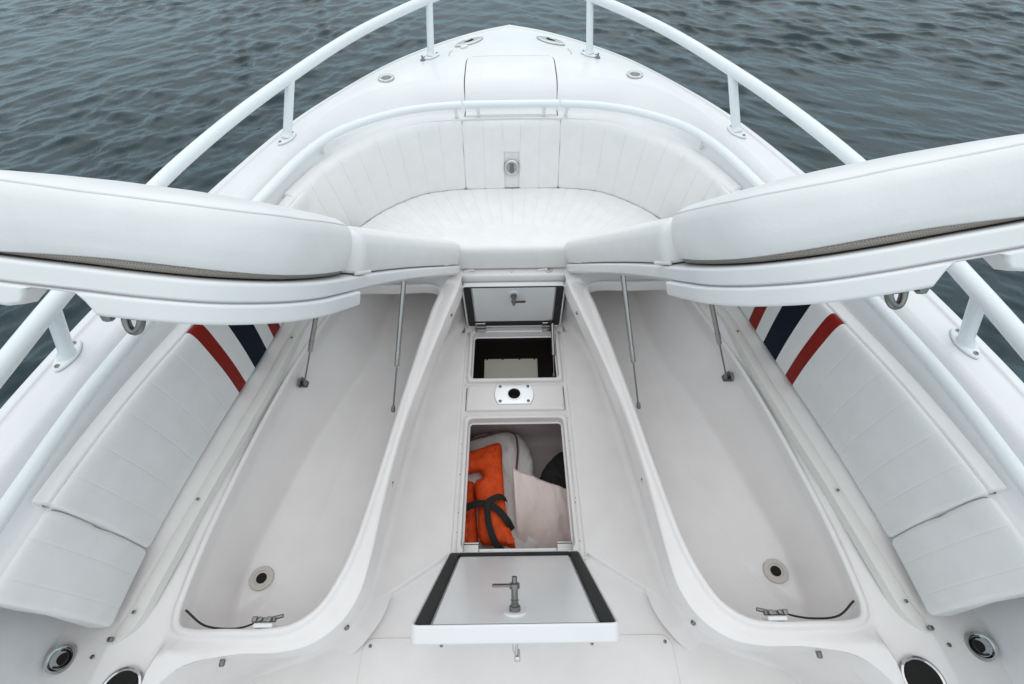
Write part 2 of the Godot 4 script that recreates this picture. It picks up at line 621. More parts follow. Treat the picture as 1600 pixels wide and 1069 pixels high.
func screw(parent: Node, at: Vector3, nrm: Vector3, r := 0.005, m: Material = null) -> void:
	var s := Surf.new()
	s.lathe([Vector2(r * 1.05, 0), Vector2(r, r * 0.3), Vector2(r * 0.45, r * 0.5), Vector2(r * 0.3, r * 0.15), Vector2(0.0001, r * 0.15)], at, nrm, 10)
	put("screw", s, m if m else M.dull, parent)

func build_rails(boat: Node3D) -> void:
	for s in [-1.0, 1.0]:
		# outer bow rail
		var c := []
		for q in [[1.0, 0.885, -0.8], [1.005, 0.892, 0.0], [0.998, 0.9, 0.45], [1.006, 0.905, 0.72], [0.978, 0.93, 1.12], [0.90, 0.955, 1.43], [0.78, 0.983, 1.73], [0.605, 1.012, 2.10], [0.375, 1.05, 2.36], [0.16, 1.08, 2.52]]:
			c.append(P(s, q[0], q[1], q[2]))
		var path := pv(cr(c, 8))
		var r := Surf.new()
		r.tube(path, 0.0185, 16)
		var rail := put("bow_rail", r, M.powder, boat)
		for q in [[1.072, 0.685, 1.004, 0.904, 0.70], [0.826, 1.655, 0.772, 0.985, 1.74], [0.362, 2.335, 0.345, 1.055, 2.385]]:
			var b := deck_at(q[0], q[1], s)
			var base: Vector3 = b[0]
			var nn: Vector3 = b[1]
			var top := P(s, q[2], q[3], q[4])
			var st := Surf.new()
			st.tube(line_pts(base, top, 3), 0.0155, 14, false)
			put("stanchion", st, M.powder, rail)
			# lens-shaped foot plate lying along the gunwale
			var along := Vector3.ZERO
			var bd := 1e9
			for i in path.size() - 1:
				if path[i].distance_to(top) < bd: bd = path[i].distance_to(top); along = (path[i + 1] - path[i])
			along = (along - nn * along.dot(nn)).normalized()
			var side := along.cross(nn)
			var o := []
			for k in 28:
				var an := TAU * k / 28
				var cx := cos(an)
				o.append(Vector2(signf(cx) * pow(absf(cx), 0.8) * 0.046, sin(an) * 0.025 * (1.0 - 0.3 * absf(cx))))
			var fp := Surf.new()
			pad(fp, o, [[0, 0], [0, 0.0045], [0.0018, 0.007], [0.008, 0.0085]], Transform3D(along, nn, side, base))
			put("foot_plate", fp, M.powder, rail)
			for e in [-1.0, 1.0]: screw(rail, base + along * 0.034 * e + nn * 0.0085, nn, 0.0055, M.dull)
			var collar := Surf.new()
			var ax := (top - base).normalized()
			collar.lathe([Vector2(0.021, 0.006), Vector2(0.0175, 0.014), Vector2(0.0156, 0.022)], base, ax, 16)
			put("collar", collar, M.powder, rail)
		# inner grab rail along the coaming, aft piece of each side
		var g := []
		for q in [[0.945, 0.75, -0.8], [0.957, 0.752, 0.0], [0.963, 0.755, 0.33], [0.958, 0.757, 0.6], [0.902, 0.766, 0.93], [0.828, 0.778, 1.255], [0.742, 0.79, 1.58], [0.66, 0.794, 1.735], [0.50, 0.796, 1.865], [0.36, 0.796, 1.925], [0.206, 0.796, 1.95]]:
			g.append(P(s, q[0], q[1], q[2]))
		var gs := Surf.new()
		gs.tube(pv(cr(g, 8)), 0.0148, 14)
		var gr := put("grab_rail", gs, M.powder, boat)
		for q in [[0.955, 0.75, 0.15, 1.0, 0.70], [0.705, 0.783, 1.66, 0.735, 0.72], [0.232, 0.784, 1.947, 0.232, 0.735]]:
			var br := Surf.new()
			br.tube(line_pts(P(s, q[0], q[1], q[2]), P(s, q[3], q[4], q[2] + 0.035), 3), 0.0075, 10)
			put("bracket", br, M.powder, gr)

func build_locker_lid(boat: Node3D) -> void:
	# raised lid in the middle of the foredeck that folds down over the coaming
	var cp := []
	var crow: PackedVector3Array = deck_rows[1.0][deck_rows[1.0].size() - 1]
	var fine := []
	for k in crow.size() - 1:
		for q in 4: fine.append(crow[k].lerp(crow[k + 1], q / 4.0))
	var last := Vector3(0, 9, 9)
	for p in fine:
		if p.z < -2.32 or p.z > -1.975 or p.y < 0.72: continue
		if p.distance_to(last) < 0.008: continue
		last = Vector3(0, p.y, p.z)
		cp.append(last)
	cp = cr(cp, 2)
	for layer in 2:
		var w := 0.196 if layer == 0 else 0.2006
		var rows := []
		for i in cp.size():
			var p: Vector3 = cp[i]
			var t: Vector3 = (cp[mini(i + 1, cp.size() - 1)] - cp[maxi(i - 1, 0)]).normalized()
			var nn := Vector3(1, 0, 0).cross(t)
			if nn.y < 0: nn = -nn
			var h: float = (0.0062 * clampf((2.33 + p.z) / 0.10, 0.1, 1.0)) if layer == 0 else 0.0038 * clampf((2.33 + p.z) / 0.10, 0.0, 1.0)
			var row := PackedVector3Array()
			var end_in := 1.0
			var tf := float(i) / (cp.size() - 1)
			var ww: float = w
			if p.z < -2.27: ww = w - 0.012 * pow((-p.z - 2.27) / 0.045, 2.0)
			for q in [[-1.0, -0.025], [-1.0, h - 0.004], [-0.99, h - 0.001], [-0.97, h], [-0.6, h + 0.002], [0, h + 0.003], [0.6, h + 0.002], [0.97, h], [0.99, h - 0.001], [1.0, h - 0.004], [1.0, -0.025]]:
				row.append(Vector3(q[0] * ww, 0, 0) + p + nn * (q[1] if layer == 0 else minf(q[1], h)) + (Vector3(0, 0, -0.004) if layer == 1 and i == 0 else Vector3.ZERO))
			rows.append(row)
		if layer == 0:
			var r0 := PackedVector3Array()
			for p in rows[0]: r0.append(p + Vector3(0, -0.02, -0.003))
			rows.push_front(r0)
			var r9 := PackedVector3Array()
			for p in rows[-1]: r9.append(Vector3(p.x, minf(p.y, 0.746) - 0.03, p.z + 0.003))
			rows.append(r9)
		else: rows = rows.slice(2, rows.size() - 1)
		var s := Surf.new()
		s.grid(rows, Vector3.UP)
		if layer == 0:
			var lid := put("locker_lid", s, M.gel, boat)
			var g := Surf.new()
			g.tube(pv(cr([Vector3(-0.195, 0.796, -1.951), Vector3(-0.1, 0.796, -1.953), Vector3(0.1, 0.796, -1.953), Vector3(0.195, 0.796, -1.951)], 4)), 0.0148, 14)
			put("grab_rail", g, M.powder, lid)
			for x in [-0.138, 0.138]:
				var br := Surf.new()
				br.tube(line_pts(Vector3(x, 0.784, -1.952), Vector3(x, 0.738, -1.985), 3), 0.0075, 10)
				put("bracket", br, M.powder, lid)
		else:
			put("seam_gap", s, M.seam, boat)
	# faint joint of the windlass hatch ahead of the lid
	for s in [-1.0, 1.0]:
		var q := []
		for k in [[0.279, 2.335], [0.278, 2.375], [0.268, 2.40]]:
			var d := deck_at(k[0], k[1], s)
			q.append(d[0] + d[1] * 0.0002)
		var j := Surf.new()
		j.tube(pv(cr(q, 5)), 0.0022, 6)
		put("joint", j, M.ring, boat)

func build_deck_fittings(boat: Node3D) -> void:
	for s in [-1.0, 1.0]:
		# round stainless deck light
		var d := deck_at(0.533, 2.125, s)
		var l := Surf.new()
		l.lathe([Vector2(0.036, 0), Vector2(0.034, 0.0045), Vector2(0.028, 0.006), Vector2(0.021, 0.004), Vector2(0.019, -0.001), Vector2(0.0001, -0.001)], d[0] + d[1] * 0.001, d[1], 28)
		var lo := put("deck_light", l, M.chrome, boat)
		var lens := Surf.new()
		lens.lathe([Vector2(0.017, 0.0), Vector2(0.012, 0.004), Vector2(0.0001, 0.0055)], d[0] + d[1] * 0.001, d[1], 20)
		put("lens", lens, M.dull, lo)
		# pop-up cleat: pointed oval plate with a recess
		var c := deck_at(0.195, 2.505, s)
		var nn: Vector3 = c[1]
		var along := Vector3(s * 0.75, 0, 0.66)
		along = (along - nn * along.dot(nn)).normalized()
		var side := along.cross(nn)
		var o := []
		var oh := []
		for k in 32:
			var an := TAU * k / 32
			o.append(Vector2(cos(an) * 0.085, sin(an) * 0.034 * (1.0 - 0.35 * pow(absf(cos(an)), 2.0))))
			oh.append(Vector2(cos(an) * 0.026, sin(an) * 0.014))
		var cs := Surf.new()
		pad(cs, o, [[0, 0], [0.001, 0.004], [0.006, 0.0065]], Transform3D(along, nn, side, c[0] + nn * 0.0005), 0.002)
		var co := put("pop_up_cleat", cs, M.chrome, boat)
		var hs := Surf.new()
		pad(hs, oh, [[0, 0.0], [0.0005, 0.0095]], Transform3D(along, nn, side, c[0]))
		put("recess", hs, M.hole, co)
		var bar := Surf.new()
		bar.tube(line_pts(c[0] + along * 0.026 + nn * 0.011, c[0] - along * 0.006 + nn * 0.0115, 3), 0.0045, 8)
		put("horn", bar, M.chrome, co)
		# little screw eye behind the front stanchion
		var e := deck_at(0.395, 2.30, s)
		var es := Surf.new()
		es.lathe([Vector2(0.012, 0), Vector2(0.010, 0.006), Vector2(0.004, 0.009), Vector2(0.0035, 0.02), Vector2(0.0001, 0.022)], e[0], e[1], 12)
		put("snap_stud", es, M.dull, boat)
	# burgee socket, port side only
	var f := deck_at(0.215, 2.43, -1.0)
	var fs := Surf.new()
	fs.rbox(Vector3(0.035, 0.012, 0.014), 0.004, Transform3D(Basis.from_euler(Vector3(0, 0.5, 0)), f[0] + f[1] * 0.004))
	put("chain_pin", fs, M.alu, boat)

# ---------------------------------------------------------------- boat: seat boxes
const OPN := [[0.302, 1.325], [0.318, 1.22], [0.347, 1.03], [0.377, 0.80], [0.399, 0.61], [0.416, 0.48], [0.433, 0.37], [0.456, 0.29], [0.490, 0.225], [0.540, 0.190], [0.60, 0.180], [0.70, 0.180], [0.775, 0.181], [0.808, 0.190], [0.820, 0.215], [0.823, 0.26], [0.823, 0.36], [0.818, 0.46], [0.790, 0.74], [0.752, 0.97], [0.695, 1.2], [0.665, 1.315], [0.64, 1.345], [0.48, 1.348], [0.33, 1.348]]
const OUTER := [[0.215, 1.40], [0.258, 1.2], [0.302, 1.0], [0.345, 0.78], [0.368, 0.60], [0.379, 0.46], [0.386, 0.34], [0.399, 0.25], [0.431, 0.19], [0.49, 0.147], [0.56, 0.132], [0.665, 0.128], [0.775, 0.100], [0.822, 0.02], [0.825, -0.7], [1.09, -0.7], [1.09, 0.17], [0.955, 0.40], [0.915, 0.74], [0.88, 0.97], [0.83, 1.2], [0.76, 1.42], [0.60, 1.55], [0.32, 1.60], [0.215, 1.52]]
const OUTY := [0.335, 0.335, 0.335, 0.335, 0.335, 0.335, 0.335, 0.335, 0.336, 0.338, 0.34, 0.345, 0.352, 0.36, 0.36, 0.36, 0.365, 0.388, 0.388, 0.388, 0.388, 0.37, 0.335, 0.335, 0.335]
const FOOT := [[0.235, 1.492], [0.352, 1.27], [0.40, 1.0], [0.43, 0.78], [0.452, 0.60], [0.467, 0.46], [0.485, 0.34], [0.503, 0.28], [0.535, 0.235], [0.585, 0.20], [0.65, 0.17], [0.74, 0.13], [0.81, 0.075], [0.85, 0.0], [0.85, -0.7]]

func build_boxes(boat: Node3D) -> void:
	for s in [-1.0, 1.0]:
		var o2 := []; var e3 := []
		for q in OPN: o2.append(Vector2(q[0], q[1]))
		for k in OUTER.size(): e3.append(Vector3(OUTER[k][0], OUTY[k], OUTER[k][1]))
		var oc := cr(o2, 6, true)
		var ec := cr(e3, 6, true)
		var nn := oc.size()
		var ring := func(d: float, y: float) -> Array:
			var r := []
			for p in offset2(oc, d): r.append(P(s, p.x, y, p.y))
			return r
		var E := []
		for p in ec: E.append(P(s, p.x, p.y, p.z))
		# a step inside the outer edge
		var S := []
		var grv: Array = ring.call(0.021, 0.342)
		for i in nn:
			var d: Vector3 = E[i] - grv[i]
			var k := float(i) / 6.0
			var inb: float = clampf(minf(k - (-1.0), 12.5 - k) / 1.0, 0.0, 1.0)
			var q: float = lerpf(0.32, 0.72, inb)
			S.append(grv[i] + d * q + Vector3(0, lerpf(0.023 * (1.0 if d.length() > 0.03 else 0.0), 0.003, inb), 0))
		var floor_ := []
		var spine := []
		var inn := offset2(oc, -1.0)
		for i in nn:
			var p: Vector2 = oc[i]
			var c := Vector2(lerpf(0.66, 0.50, clampf((p.y - 0.2) / 1.1, 0, 1)), lerpf(0.38, 1.25, smoothstep(0.1, 1.4, p.y)))
			var nr: Vector2 = inn[i] - p
			var ou := smoothstep(-0.06, 0.12, p.x - c.x)
			var ins: float = lerpf(0.008, 0.018 + 0.066 * maxf(0.0, p.y - 0.40) / 0.5, ou)
			var fp := p + nr * ins
			fp.y += 0.42 * smoothstep(1.12, 1.345, p.y)
			fp.x = maxf(fp.x, 0.345 * smoothstep(1.1, 1.3, p.y))
			floor_.append(P(s, fp.x, lerpf(0.102, 0.128, ou * smoothstep(0.17, 0.26, p.y)), fp.y))
			spine.append(P(s, c.x, 0.104, c.y))
		var floor_mid := []
		for i in nn: floor_mid.append(floor_[i].lerp(spine[i], 0.5))
		var core := []
		for i in nn: core.append(spine[i].lerp(floor_[i], 0.10) * Vector3(1, 0, 1) + Vector3(0, 0.104, 0))
		var curves := [core, floor_mid, floor_, ring.call(0.004, 0.30), ring.call(0.0, 0.348), ring.call(0.011, 0.353), ring.call(0.021, 0.342), S, E]
		var rows := loft(curves, [0, 0.05, 0.022, 0.012, 0.005, 0.006, 0.007, 0.010, 0], 5)
		var b := Surf.new()
		b.grid(rows, Vector3.UP, true)
		var vb := b.v.size()
		for i in nn:
			b.v.append(core[i]); b.n.append(Vector3.UP); b.uv.append(Vector2.ZERO)
			b.v.append(spine[i] * Vector3(1, 0, 1) + Vector3(0, 0.104, 0)); b.n.append(Vector3.UP); b.uv.append(Vector2.ZERO)
		for i in nn:
			var w0 := vb + i * 2
			var w1 := vb + ((i + 1) % nn) * 2
			if s > 0: b.ix.append_array([w0, w0 + 1, w1, w0 + 1, w1 + 1, w1])
			else: b.ix.append_array([w0, w1, w0 + 1, w0 + 1, w1, w1 + 1])
		var box := put("seat_box", b, M.liner, boat)
		# the side towards the walkway: flange, recessed wall, cove
		var i0 := 0; var i1 := 14 * 6
		var top := []; var flo := []; var und := []; var ft := []; var toe := []
		var f2 := []
		for q in FOOT: f2.append(Vector2(q[0], q[1]))
		var fc := cr(f2, 6)
		var eo := []
		for i in range(i0, i1 + 1): eo.append(Vector2(ec[i].x, ec[i].z))
		for i in eo.size():
			var t: Vector2 = (eo[mini(i + 1, eo.size() - 1)] - eo[maxi(i - 1, 0)]).normalized()
			var nrm := Vector2(t.y, -t.x)
			if nrm.dot(fc[i] - eo[i]) < 0: nrm = -nrm   # towards the box
			if i > 66: nrm = (fc[i] - eo[i]).normalized()
			top.append(P(s, eo[i].x, ec[i].y, eo[i].y))
			var a: Vector2 = eo[i] - nrm * 0.004
			flo.append(P(s, a.x, 0.262, a.y))
			a = eo[i] + nrm * 0.012
			und.append(P(s, a.x, 0.245, a.y))
			var fy: float = lerpf(-0.0222, 0.0, smoothstep(0.2, 0.245, fc[i].y))
			ft.append(P(s, fc[i].x, fy, fc[i].y))
			var out: Vector2 = (eo[i] - fc[i]).normalized()
			var tt: Vector2 = fc[i] + out * 0.09
			toe.append(P(s, tt.x, fy - 0.0008, tt.y))
		var inside := toward(top, ft, 0.012, 0.0)
		var sk := Surf.new()
		sk.grid(loft([inside, top, flo, und, ft, toe], [0, 0.012, 0.012, 0.012, 0.045, 0], 5), Vector3(-s, 0.3, 0.5))
		put("box_front", sk, M.liner, box)
		# cream trim strip screwed to the ledge
		var tc := []
		for q in [[0.700, 0.383, 1.36], [0.742, 0.384, 1.22], [0.772, 0.385, 1.143], [0.814, 0.386, 0.82], [0.864, 0.387, 0.484], [0.893, 0.384, 0.27], [0.908, 0.378, 0.195], [0.93, 0.372, 0.168], [0.957, 0.368, 0.148], [0.969, 0.366, 0.09], [0.972, 0.366, -0.2]]: tc.append(P(s, q[0], q[1] - 0.0072, q[2]))
		var tcc := cr(tc, 8)
		var tr := []
		for i in tcc.size():
			var t: Vector3 = (tcc[mini(i + 1, tcc.size() - 1)] - tcc[maxi(i - 1, 0)]).normalized()
			var r: Vector3 = t.cross(Vector3.UP).normalized()
			tr.append(pv([tcc[i] - r * 0.0172 + Vector3(0, -0.02, 0), tcc[i] - r * 0.017 + Vector3(0, 0.003, 0), tcc[i] - r * 0.0145 + Vector3(0, 0.0058, 0), tcc[i] + Vector3(0, 0.0062, 0), tcc[i] + r * 0.0145 + Vector3(0, 0.0058, 0), tcc[i] + r * 0.017 + Vector3(0, 0.003, 0), tcc[i] + r * 0.0172 + Vector3(0, -0.02, 0)]))
		var ts := Surf.new()
		ts.grid(tr, Vector3.UP)
		var strip := put("trim_strip", ts, M.strip, box)
		for q in [[0.785, 0.3905, 1.05], [0.866, 0.3915, 0.475], [0.904, 0.386, 0.21], [0.962, 0.372, 0.125]]: screw(strip, P(s, q[0], q[1], q[2]), Vector3.UP, 0.0042)
		# drain in the bin floor
		var dr := Surf.new()
		var dn := Vector3.UP
		var dp := P(s, 0.762, 0.06, 0.338)
		var bd := 1e9
		for i in rows.size():
			for k in mini(16, rows[i].size()):
				var q: Vector3 = rows[i][k]
				var dd := Vector2(q.x - dp.x, q.z - dp.z).length_squared()
				if dd < bd:
					bd = dd
					var kk := clampi(k, 1, rows[i].size() - 2)
					dn = (rows[(i + 1) % rows.size()][kk] - rows[i - 1][kk]).cross(rows[i][kk + 1] - rows[i][kk - 1]).normalized()
					if dn.y < 0: dn = -dn
					dp.y = q.y - (dn.x * (dp.x - q.x) + dn.z * (dp.z - q.z)) / dn.y
		dp += dn * 0.003
		dr.lathe([Vector2(0.034, 0.0), Vector2(0.032, 0.0035), Vector2(0.021, 0.004), Vector2(0.02, 0.0015), Vector2(0.0145, 0.001)], dp, dn, 28)
		var dro := put("drain", dr, M.ring, box)
		var dh := Surf.new()
		dh.lathe([Vector2(0.0148, 0.0012), Vector2(0.013, 0.0014), Vector2(0.0001, 0.0014)], dp, dn, 20)
		put("drain_hole", dh, M.hole, dro)
		# latch block, catch and its black cable at the aft edge of the bin
		var lb := Surf.new()
		lb.rbox(Vector3(0.046, 0.03, 0.010), 0.003, Transform3D(Basis(), P(s, 0.61, 0.336, 0.185)))
		put("latch_block", lb, M.gel, box)
		var la := Surf.new()
		la.rbox(Vector3(0.05, 0.012, 0.010), 0.002, Transform3D(Basis(), P(s, 0.613, 0.335, 0.198)))
		la.rbox(Vector3(0.012, 0.02, 0.012), 0.002, Transform3D(Basis(), P(s, 0.637, 0.335, 0.199)))
		la.lathe([Vector2(0.006, 0), Vector2(0.006, 0.012), Vector2(0.0001, 0.013)], P(s, 0.60, 0.338, 0.198), Vector3.UP, 10)
		la.lathe([Vector2(0.005, 0), Vector2(0.005, 0.01), Vector2(0.0001, 0.011)], P(s, 0.622, 0.338, 0.199), Vector3.UP, 10)
		la.tube(line_pts(P(s, 0.605, 0.333, 0.20), P(s, 0.575, 0.331, 0.207), 3), 0.0045, 8)
		put("catch", la, M.dull, box)
		var ca := Surf.new()
		var sagy := 0.285 if s < 0 else 0.318
		ca.tube(pv(cr([P(s, 0.637, 0.333, 0.199), P(s, 0.66, lerpf(sagy, 0.33, 0.4), 0.194), P(s, 0.71, sagy, 0.188), P(s, 0.775, lerpf(sagy, 0.32, 0.5), 0.193), P(s, 0.819, 0.33, 0.222)], 6)), 0.0024, 8)
		put("cable", ca, M.black, box)
		# courtesy light on the flange and snap studs round the corner
		var lt := Surf.new()
		lt.lathe([Vector2(0.014, -0.004), Vector2(0.013, 0.003), Vector2(0.009, 0.0042), Vector2(0.006, 0.002), Vector2(0.0001, 0.002)], P(s, 0.3745, 0.297, 0.545), Vector3(-s, 0.15, 0.2), 18, 0.6)
		put("courtesy_light", lt, M.steel, box)
		for q in [[0.430, 0.288, 0.188, -0.75, 0.65], [0.700, 0.305, 0.116, -0.1, 1.0], [0.25, 0.30, 1.235, -0.95, 0.2]]:
			var sd := Surf.new()
			var ax := Vector3(s * q[3], 0.05, q[4]).normalized()
			sd.lathe([Vector2(0.0065, -0.006), Vector2(0.0065, 0.004), Vector2(0.0045, 0.007), Vector2(0.0001, 0.007)], P(s, q[0], q[1], q[2]), ax, 12)
			put("snap_stud", sd, M.dull, box)
		var s3 := Surf.new()
		s3.rbox(Vector3(0.012, 0.01, 0.01), 0.003, Transform3D(Basis(), P(s, 0.935, 0.378, 0.157)))
		put("snap_stud", s3, M.dull, box)
		# flush pull and cup holder on the corner behind the box
		var fl := Surf.new()
		var fp0 := P(s, 1.030, 0.372, 0.122)
		fl.lathe([Vector2(0.029, 0), Vector2(0.0275, 0.0045), Vector2(0.023, 0.005), Vector2(0.021, 0.003), Vector2(0.020, 0.0012), Vector2(0.0001, 0.0012)], fp0, Vector3(-s * 0.25, 1, 0.1), 28)
		var flo_ := put("flush_pull", fl, M.chrome, box)
		var fh := Surf.new()
		fh.lathe([Vector2(0.012, 0.002), Vector2(0.0118, 0.0032), Vector2(0.0001, 0.0032)], fp0 + P(s, -0.006, 0, 0), Vector3(-s * 0.25, 1, 0.1), 20)
		put("finger_hole", fh, M.hole, flo_)
		var fr := Surf.new()
		var arc := []
		for k in 15:
			var an := deg_to_rad(-110 + k * 220.0 / 14)
			arc.append(fp0 + Vector3(-s * cos(an) * 0.0165, 0.0035, sin(an) * 0.0165))
		fr.tube(pv(arc), 0.0022, 6)
		put("slot", fr, M.black, flo_)
		var cu := Surf.new()
		cu.lathe([Vector2(0.047, 0), Vector2(0.045, 0.004), Vector2(0.041, 0.005), Vector2(0.037, 0.002), Vector2(0.0365, -0.004)], P(s, 0.875, 0.361, 0.062), Vector3.UP, 32)
		var cup := put("cup_holder", cu, M.chrome, box)
		var ci := Surf.new()
		ci.lathe([Vector2(0.0375, 0.003), Vector2(0.0355, 0.0022), Vector2(0.032, 0.0018), Vector2(0.0001, 0.0018)], P(s, 0.875, 0.361, 0.062), Vector3.UP, 28)
		put("cup_well", ci, M.hole, cup)

# ---------------------------------------------------------------- boat: floor, hatches
func floor_ring(s: Surf, cx: float, hx: float, f0: float, f1: float) -> void:
	var hz := (f1 - f0) * 0.5
	var cz := -(f0 + f1) * 0.5
	var rows := []
	# outside in: channel, rim up, rim top, inner edge, throat
	for q in [[0.016, -0.0102, 0.0008], [0.0155, -0.006, 0.012], [0.0145, 0.003, 0.014], [0.012, 0.0065, 0.016], [0.005, 0.0075, 0.018], [0.001, 0.006, 0.02], [0.0, 0.002, 0.02], [0.0, -0.028, 0.02], [-0.001, -0.03, 0.02], [-0.006, -0.032, 0.014]]:
		var row := PackedVector3Array()
		for p in rrect(hx + q[0], hz + q[0], q[2], cx, cz): row.append(Vector3(p.x, q[1], p.y))
		rows.append(row)
	s.grid(rows, Vector3.UP, false, true)

func build_floor(boat: Node3D) -> void:
	var fl := Surf.new()
	# upper floor each side of the hatch channel, with its slanted after edge
	for s in [-1.0, 1.0]:
		var a := [[0.236, 1.54], [0.236, 0.44], [0.62, 1.54], [0.62, 0.192]]
		fl.quad(P(s, 0.236, 0, 1.54), P(s, 0.62, 0, 1.54), P(s, 0.62, 0, 0.192), P(s, 0.236, 0, 0.440), Vector3.UP)
		var rows := loft([[P(s, 0.236, 0, 0.4402), P(s, 0.62, 0, 0.1922)], [P(s, 0.230, 0, 0.431), P(s, 0.62, 0, 0.181)], [P(s, 0.228, -0.022, 0.426), P(s, 0.62, -0.022, 0.176)], [P(s, 0.22, -0.022, 0.40), P(s, 0.62, -0.022, 0.15)]], [0, 0.006, 0.006, 0], 4)
		fl.grid(rows, Vector3.UP)
		# channel side
		rows = loft([[P(s, 0.2362, 0, 1.54), P(s, 0.2362, 0, 0.4396)], [P(s, 0.224, 0, 1.54), P(s, 0.224, 0, 0.42)], [P(s, 0.220, -0.010, 1.54), P(s, 0.220, -0.010, 0.42)], [P(s, 0.206, -0.010, 1.54), P(s, 0.206, -0.010, 0.42)]], [0, 0.006, 0.005, 0], 4)
		fl.grid(rows, Vector3.UP)
	var strips := [[0.956, 0.985], [1.097, 1.121], [1.416, 1.54], [0.42, 0.429]]
	for q in strips:
		fl.quad(Vector3(-0.206, -0.010, -q[0]), Vector3(0.206, -0.010, -q[0]), Vector3(0.206, -0.010, -q[1]), Vector3(-0.206, -0.010, -q[1]), Vector3.UP)
	floor_ring(fl, 0.0, 0.190, 0.445, 0.940)
	floor_ring(fl, 0.0, 0.190, 1.137, 1.400)
	# rear edge across the middle
	fl.grid(loft([[Vector3(-0.232, -0.010, -0.424), Vector3(0.232, -0.010, -0.424)], [Vector3(-0.232, -0.010, -0.418), Vector3(0.232, -0.010, -0.418)], [Vector3(-0.232, -0.023, -0.414), Vector3(0.232, -0.023, -0.414)]], [0, 0.003, 0], 3), Vector3.UP)
	var f := put("walkway_floor", fl, M.liner, boat)
	var low := Surf.new()
	low.quad(Vector3(-1.0, -0.0225, 3.2), Vector3(1.0, -0.0225, 3.2), Vector3(1.0, -0.0225, -0.40), Vector3(-1.0, -0.0225, -0.40), Vector3.UP)
	put("lower_floor", low, M.liner, boat)
	# raised crosspiece between the hatches
	var cp := Surf.new()
	var cpr := []
	var angs := []
	for k in 44: angs.append(-PI + TAU * k / 44.0)
	for c in [[1, 1], [1, -1], [-1, 1], [-1, -1]]: angs.append(atan2(c[1] * 0.061, c[0] * 0.202))
	angs.sort()
	for q in [[0.0, -0.012], [0.0, -0.002], [0.002, 0.003], [0.007, 0.005]]:
		var row := PackedVector3Array()
		for an in angs:
			var d := Vector2(cos(an), sin(an))
			var e: float = minf((0.202 - q[0]) / maxf(absf(d.x), 1e-5), (0.061 - q[0]) / maxf(absf(d.y), 1e-5))
			row.append(Vector3(d.x * e, q[1], -1.041 + d.y * e))
		cpr.append(row)
	for q in [[0.0275, 0.005], [0.0265, 0.004], [0.0262, -0.055], [0.001, -0.056]]:
		var row := PackedVector3Array()
		for an in angs: row.append(Vector3(-0.004 + cos(an) * q[0], q[1], -1.052 + sin(an) * q[0]))
		cpr.append(row)
	cp.grid(cpr, Vector3.UP, false, true)
	put("crosspiece", cp, M.liner, boat)
	# front of the forward seat with its overhanging ledge
	var fw := Surf.new()
	var cv := []
	for q in [[0.0, 1.40], [0.0, 1.52], [0.225, 1.485], [0.24, 1.43], [0.336, 1.422], [0.336, 1.62]]:
		cv.append([Vector3(-0.33, q[0], -q[1]), Vector3(0.33, q[0], -q[1])])
	for k in [3, 4]:
		cv[k] = [Vector3(-0.225, cv[k][0].y, cv[k][0].z), Vector3(0.225, cv[k][0].y, cv[k][0].z)]
	fw.grid(loft(cv, [0, 0.09, 0.02, 0.012, 0.014, 0], 5), Vector3(0, 0.5, 1))
	put("seat_front", fw, M.liner, boat)
	# forward seat base under the cushions
	var sb := Surf.new()
	sb.rbox(Vector3(1.30, 0.02, 0.46), 0.004, Transform3D(Basis(), Vector3(0, 0.325, -1.78)))
	put("seat_base", sb, M.liner, boat)
	var eye := Surf.new()
	eye.lathe([Vector2(0.018, 0), Vector2(0.017, 0.004), Vector2(0.010, 0.005), Vector2(0.009, 0.001), Vector2(0.0001, 0.001)], Vector3(0.146, 0.3365, -1.452), Vector3.UP, 20)
	put("drain_eye", eye, M.ring, boat)
	var pin := Surf.new()
	pin.lathe([Vector2(0.004, 0), Vector2(0.004, 0.006), Vector2(0.0001, 0.007)], Vector3(-0.006, 0.336, -1.44), Vector3.UP, 10)
	put("snap_stud", pin, M.alu, boat)
	var rng := RandomNumberGenerator.new()
	rng.seed = 12
	for i in 16:
		var sx := -1.0 if i % 2 else 1.0
		var ch := Surf.new()
		var rr := rng.randf_range(0.0012, 0.0028)
		ch.lathe([Vector2(rr, 0.0), Vector2(rr * 0.6, 0.0006), Vector2(0.0001, 0.0007)], Vector3(sx * rng.randf_range(0.207, 0.213), -0.0102, -rng.randf_range(0.47, 1.2)), Vector3.UP, 6, rng.randf_range(0.6, 1.6))
		put("chip", ch, M.brown, f)
	# compartments under the hatches
	compartment(boat, "stowage_well", 0.30, 0.40, 1.055, -0.40, M.well)
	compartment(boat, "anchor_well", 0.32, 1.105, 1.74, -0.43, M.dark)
	# screwed access panel in the lower floor
	var ap := Surf.new()
	pad(ap, rrect(0.462, 0.30, 0.035, -0.006, 0.098), [[0, -0.004], [0, 0.0016], [0.002, 0.0034]], Transform3D(Basis(), Vector3(0, -0.0225, 0)))
	var apo := put("access_panel", ap, M.liner, boat)
	for q in [[-0.445, 0.182], [-0.233, 0.181], [0.216, 0.181], [0.434, 0.183], [-0.004, 0.19]]: screw(apo, Vector3(q[0], -0.0188, -q[1]), Vector3.UP, 0.005)

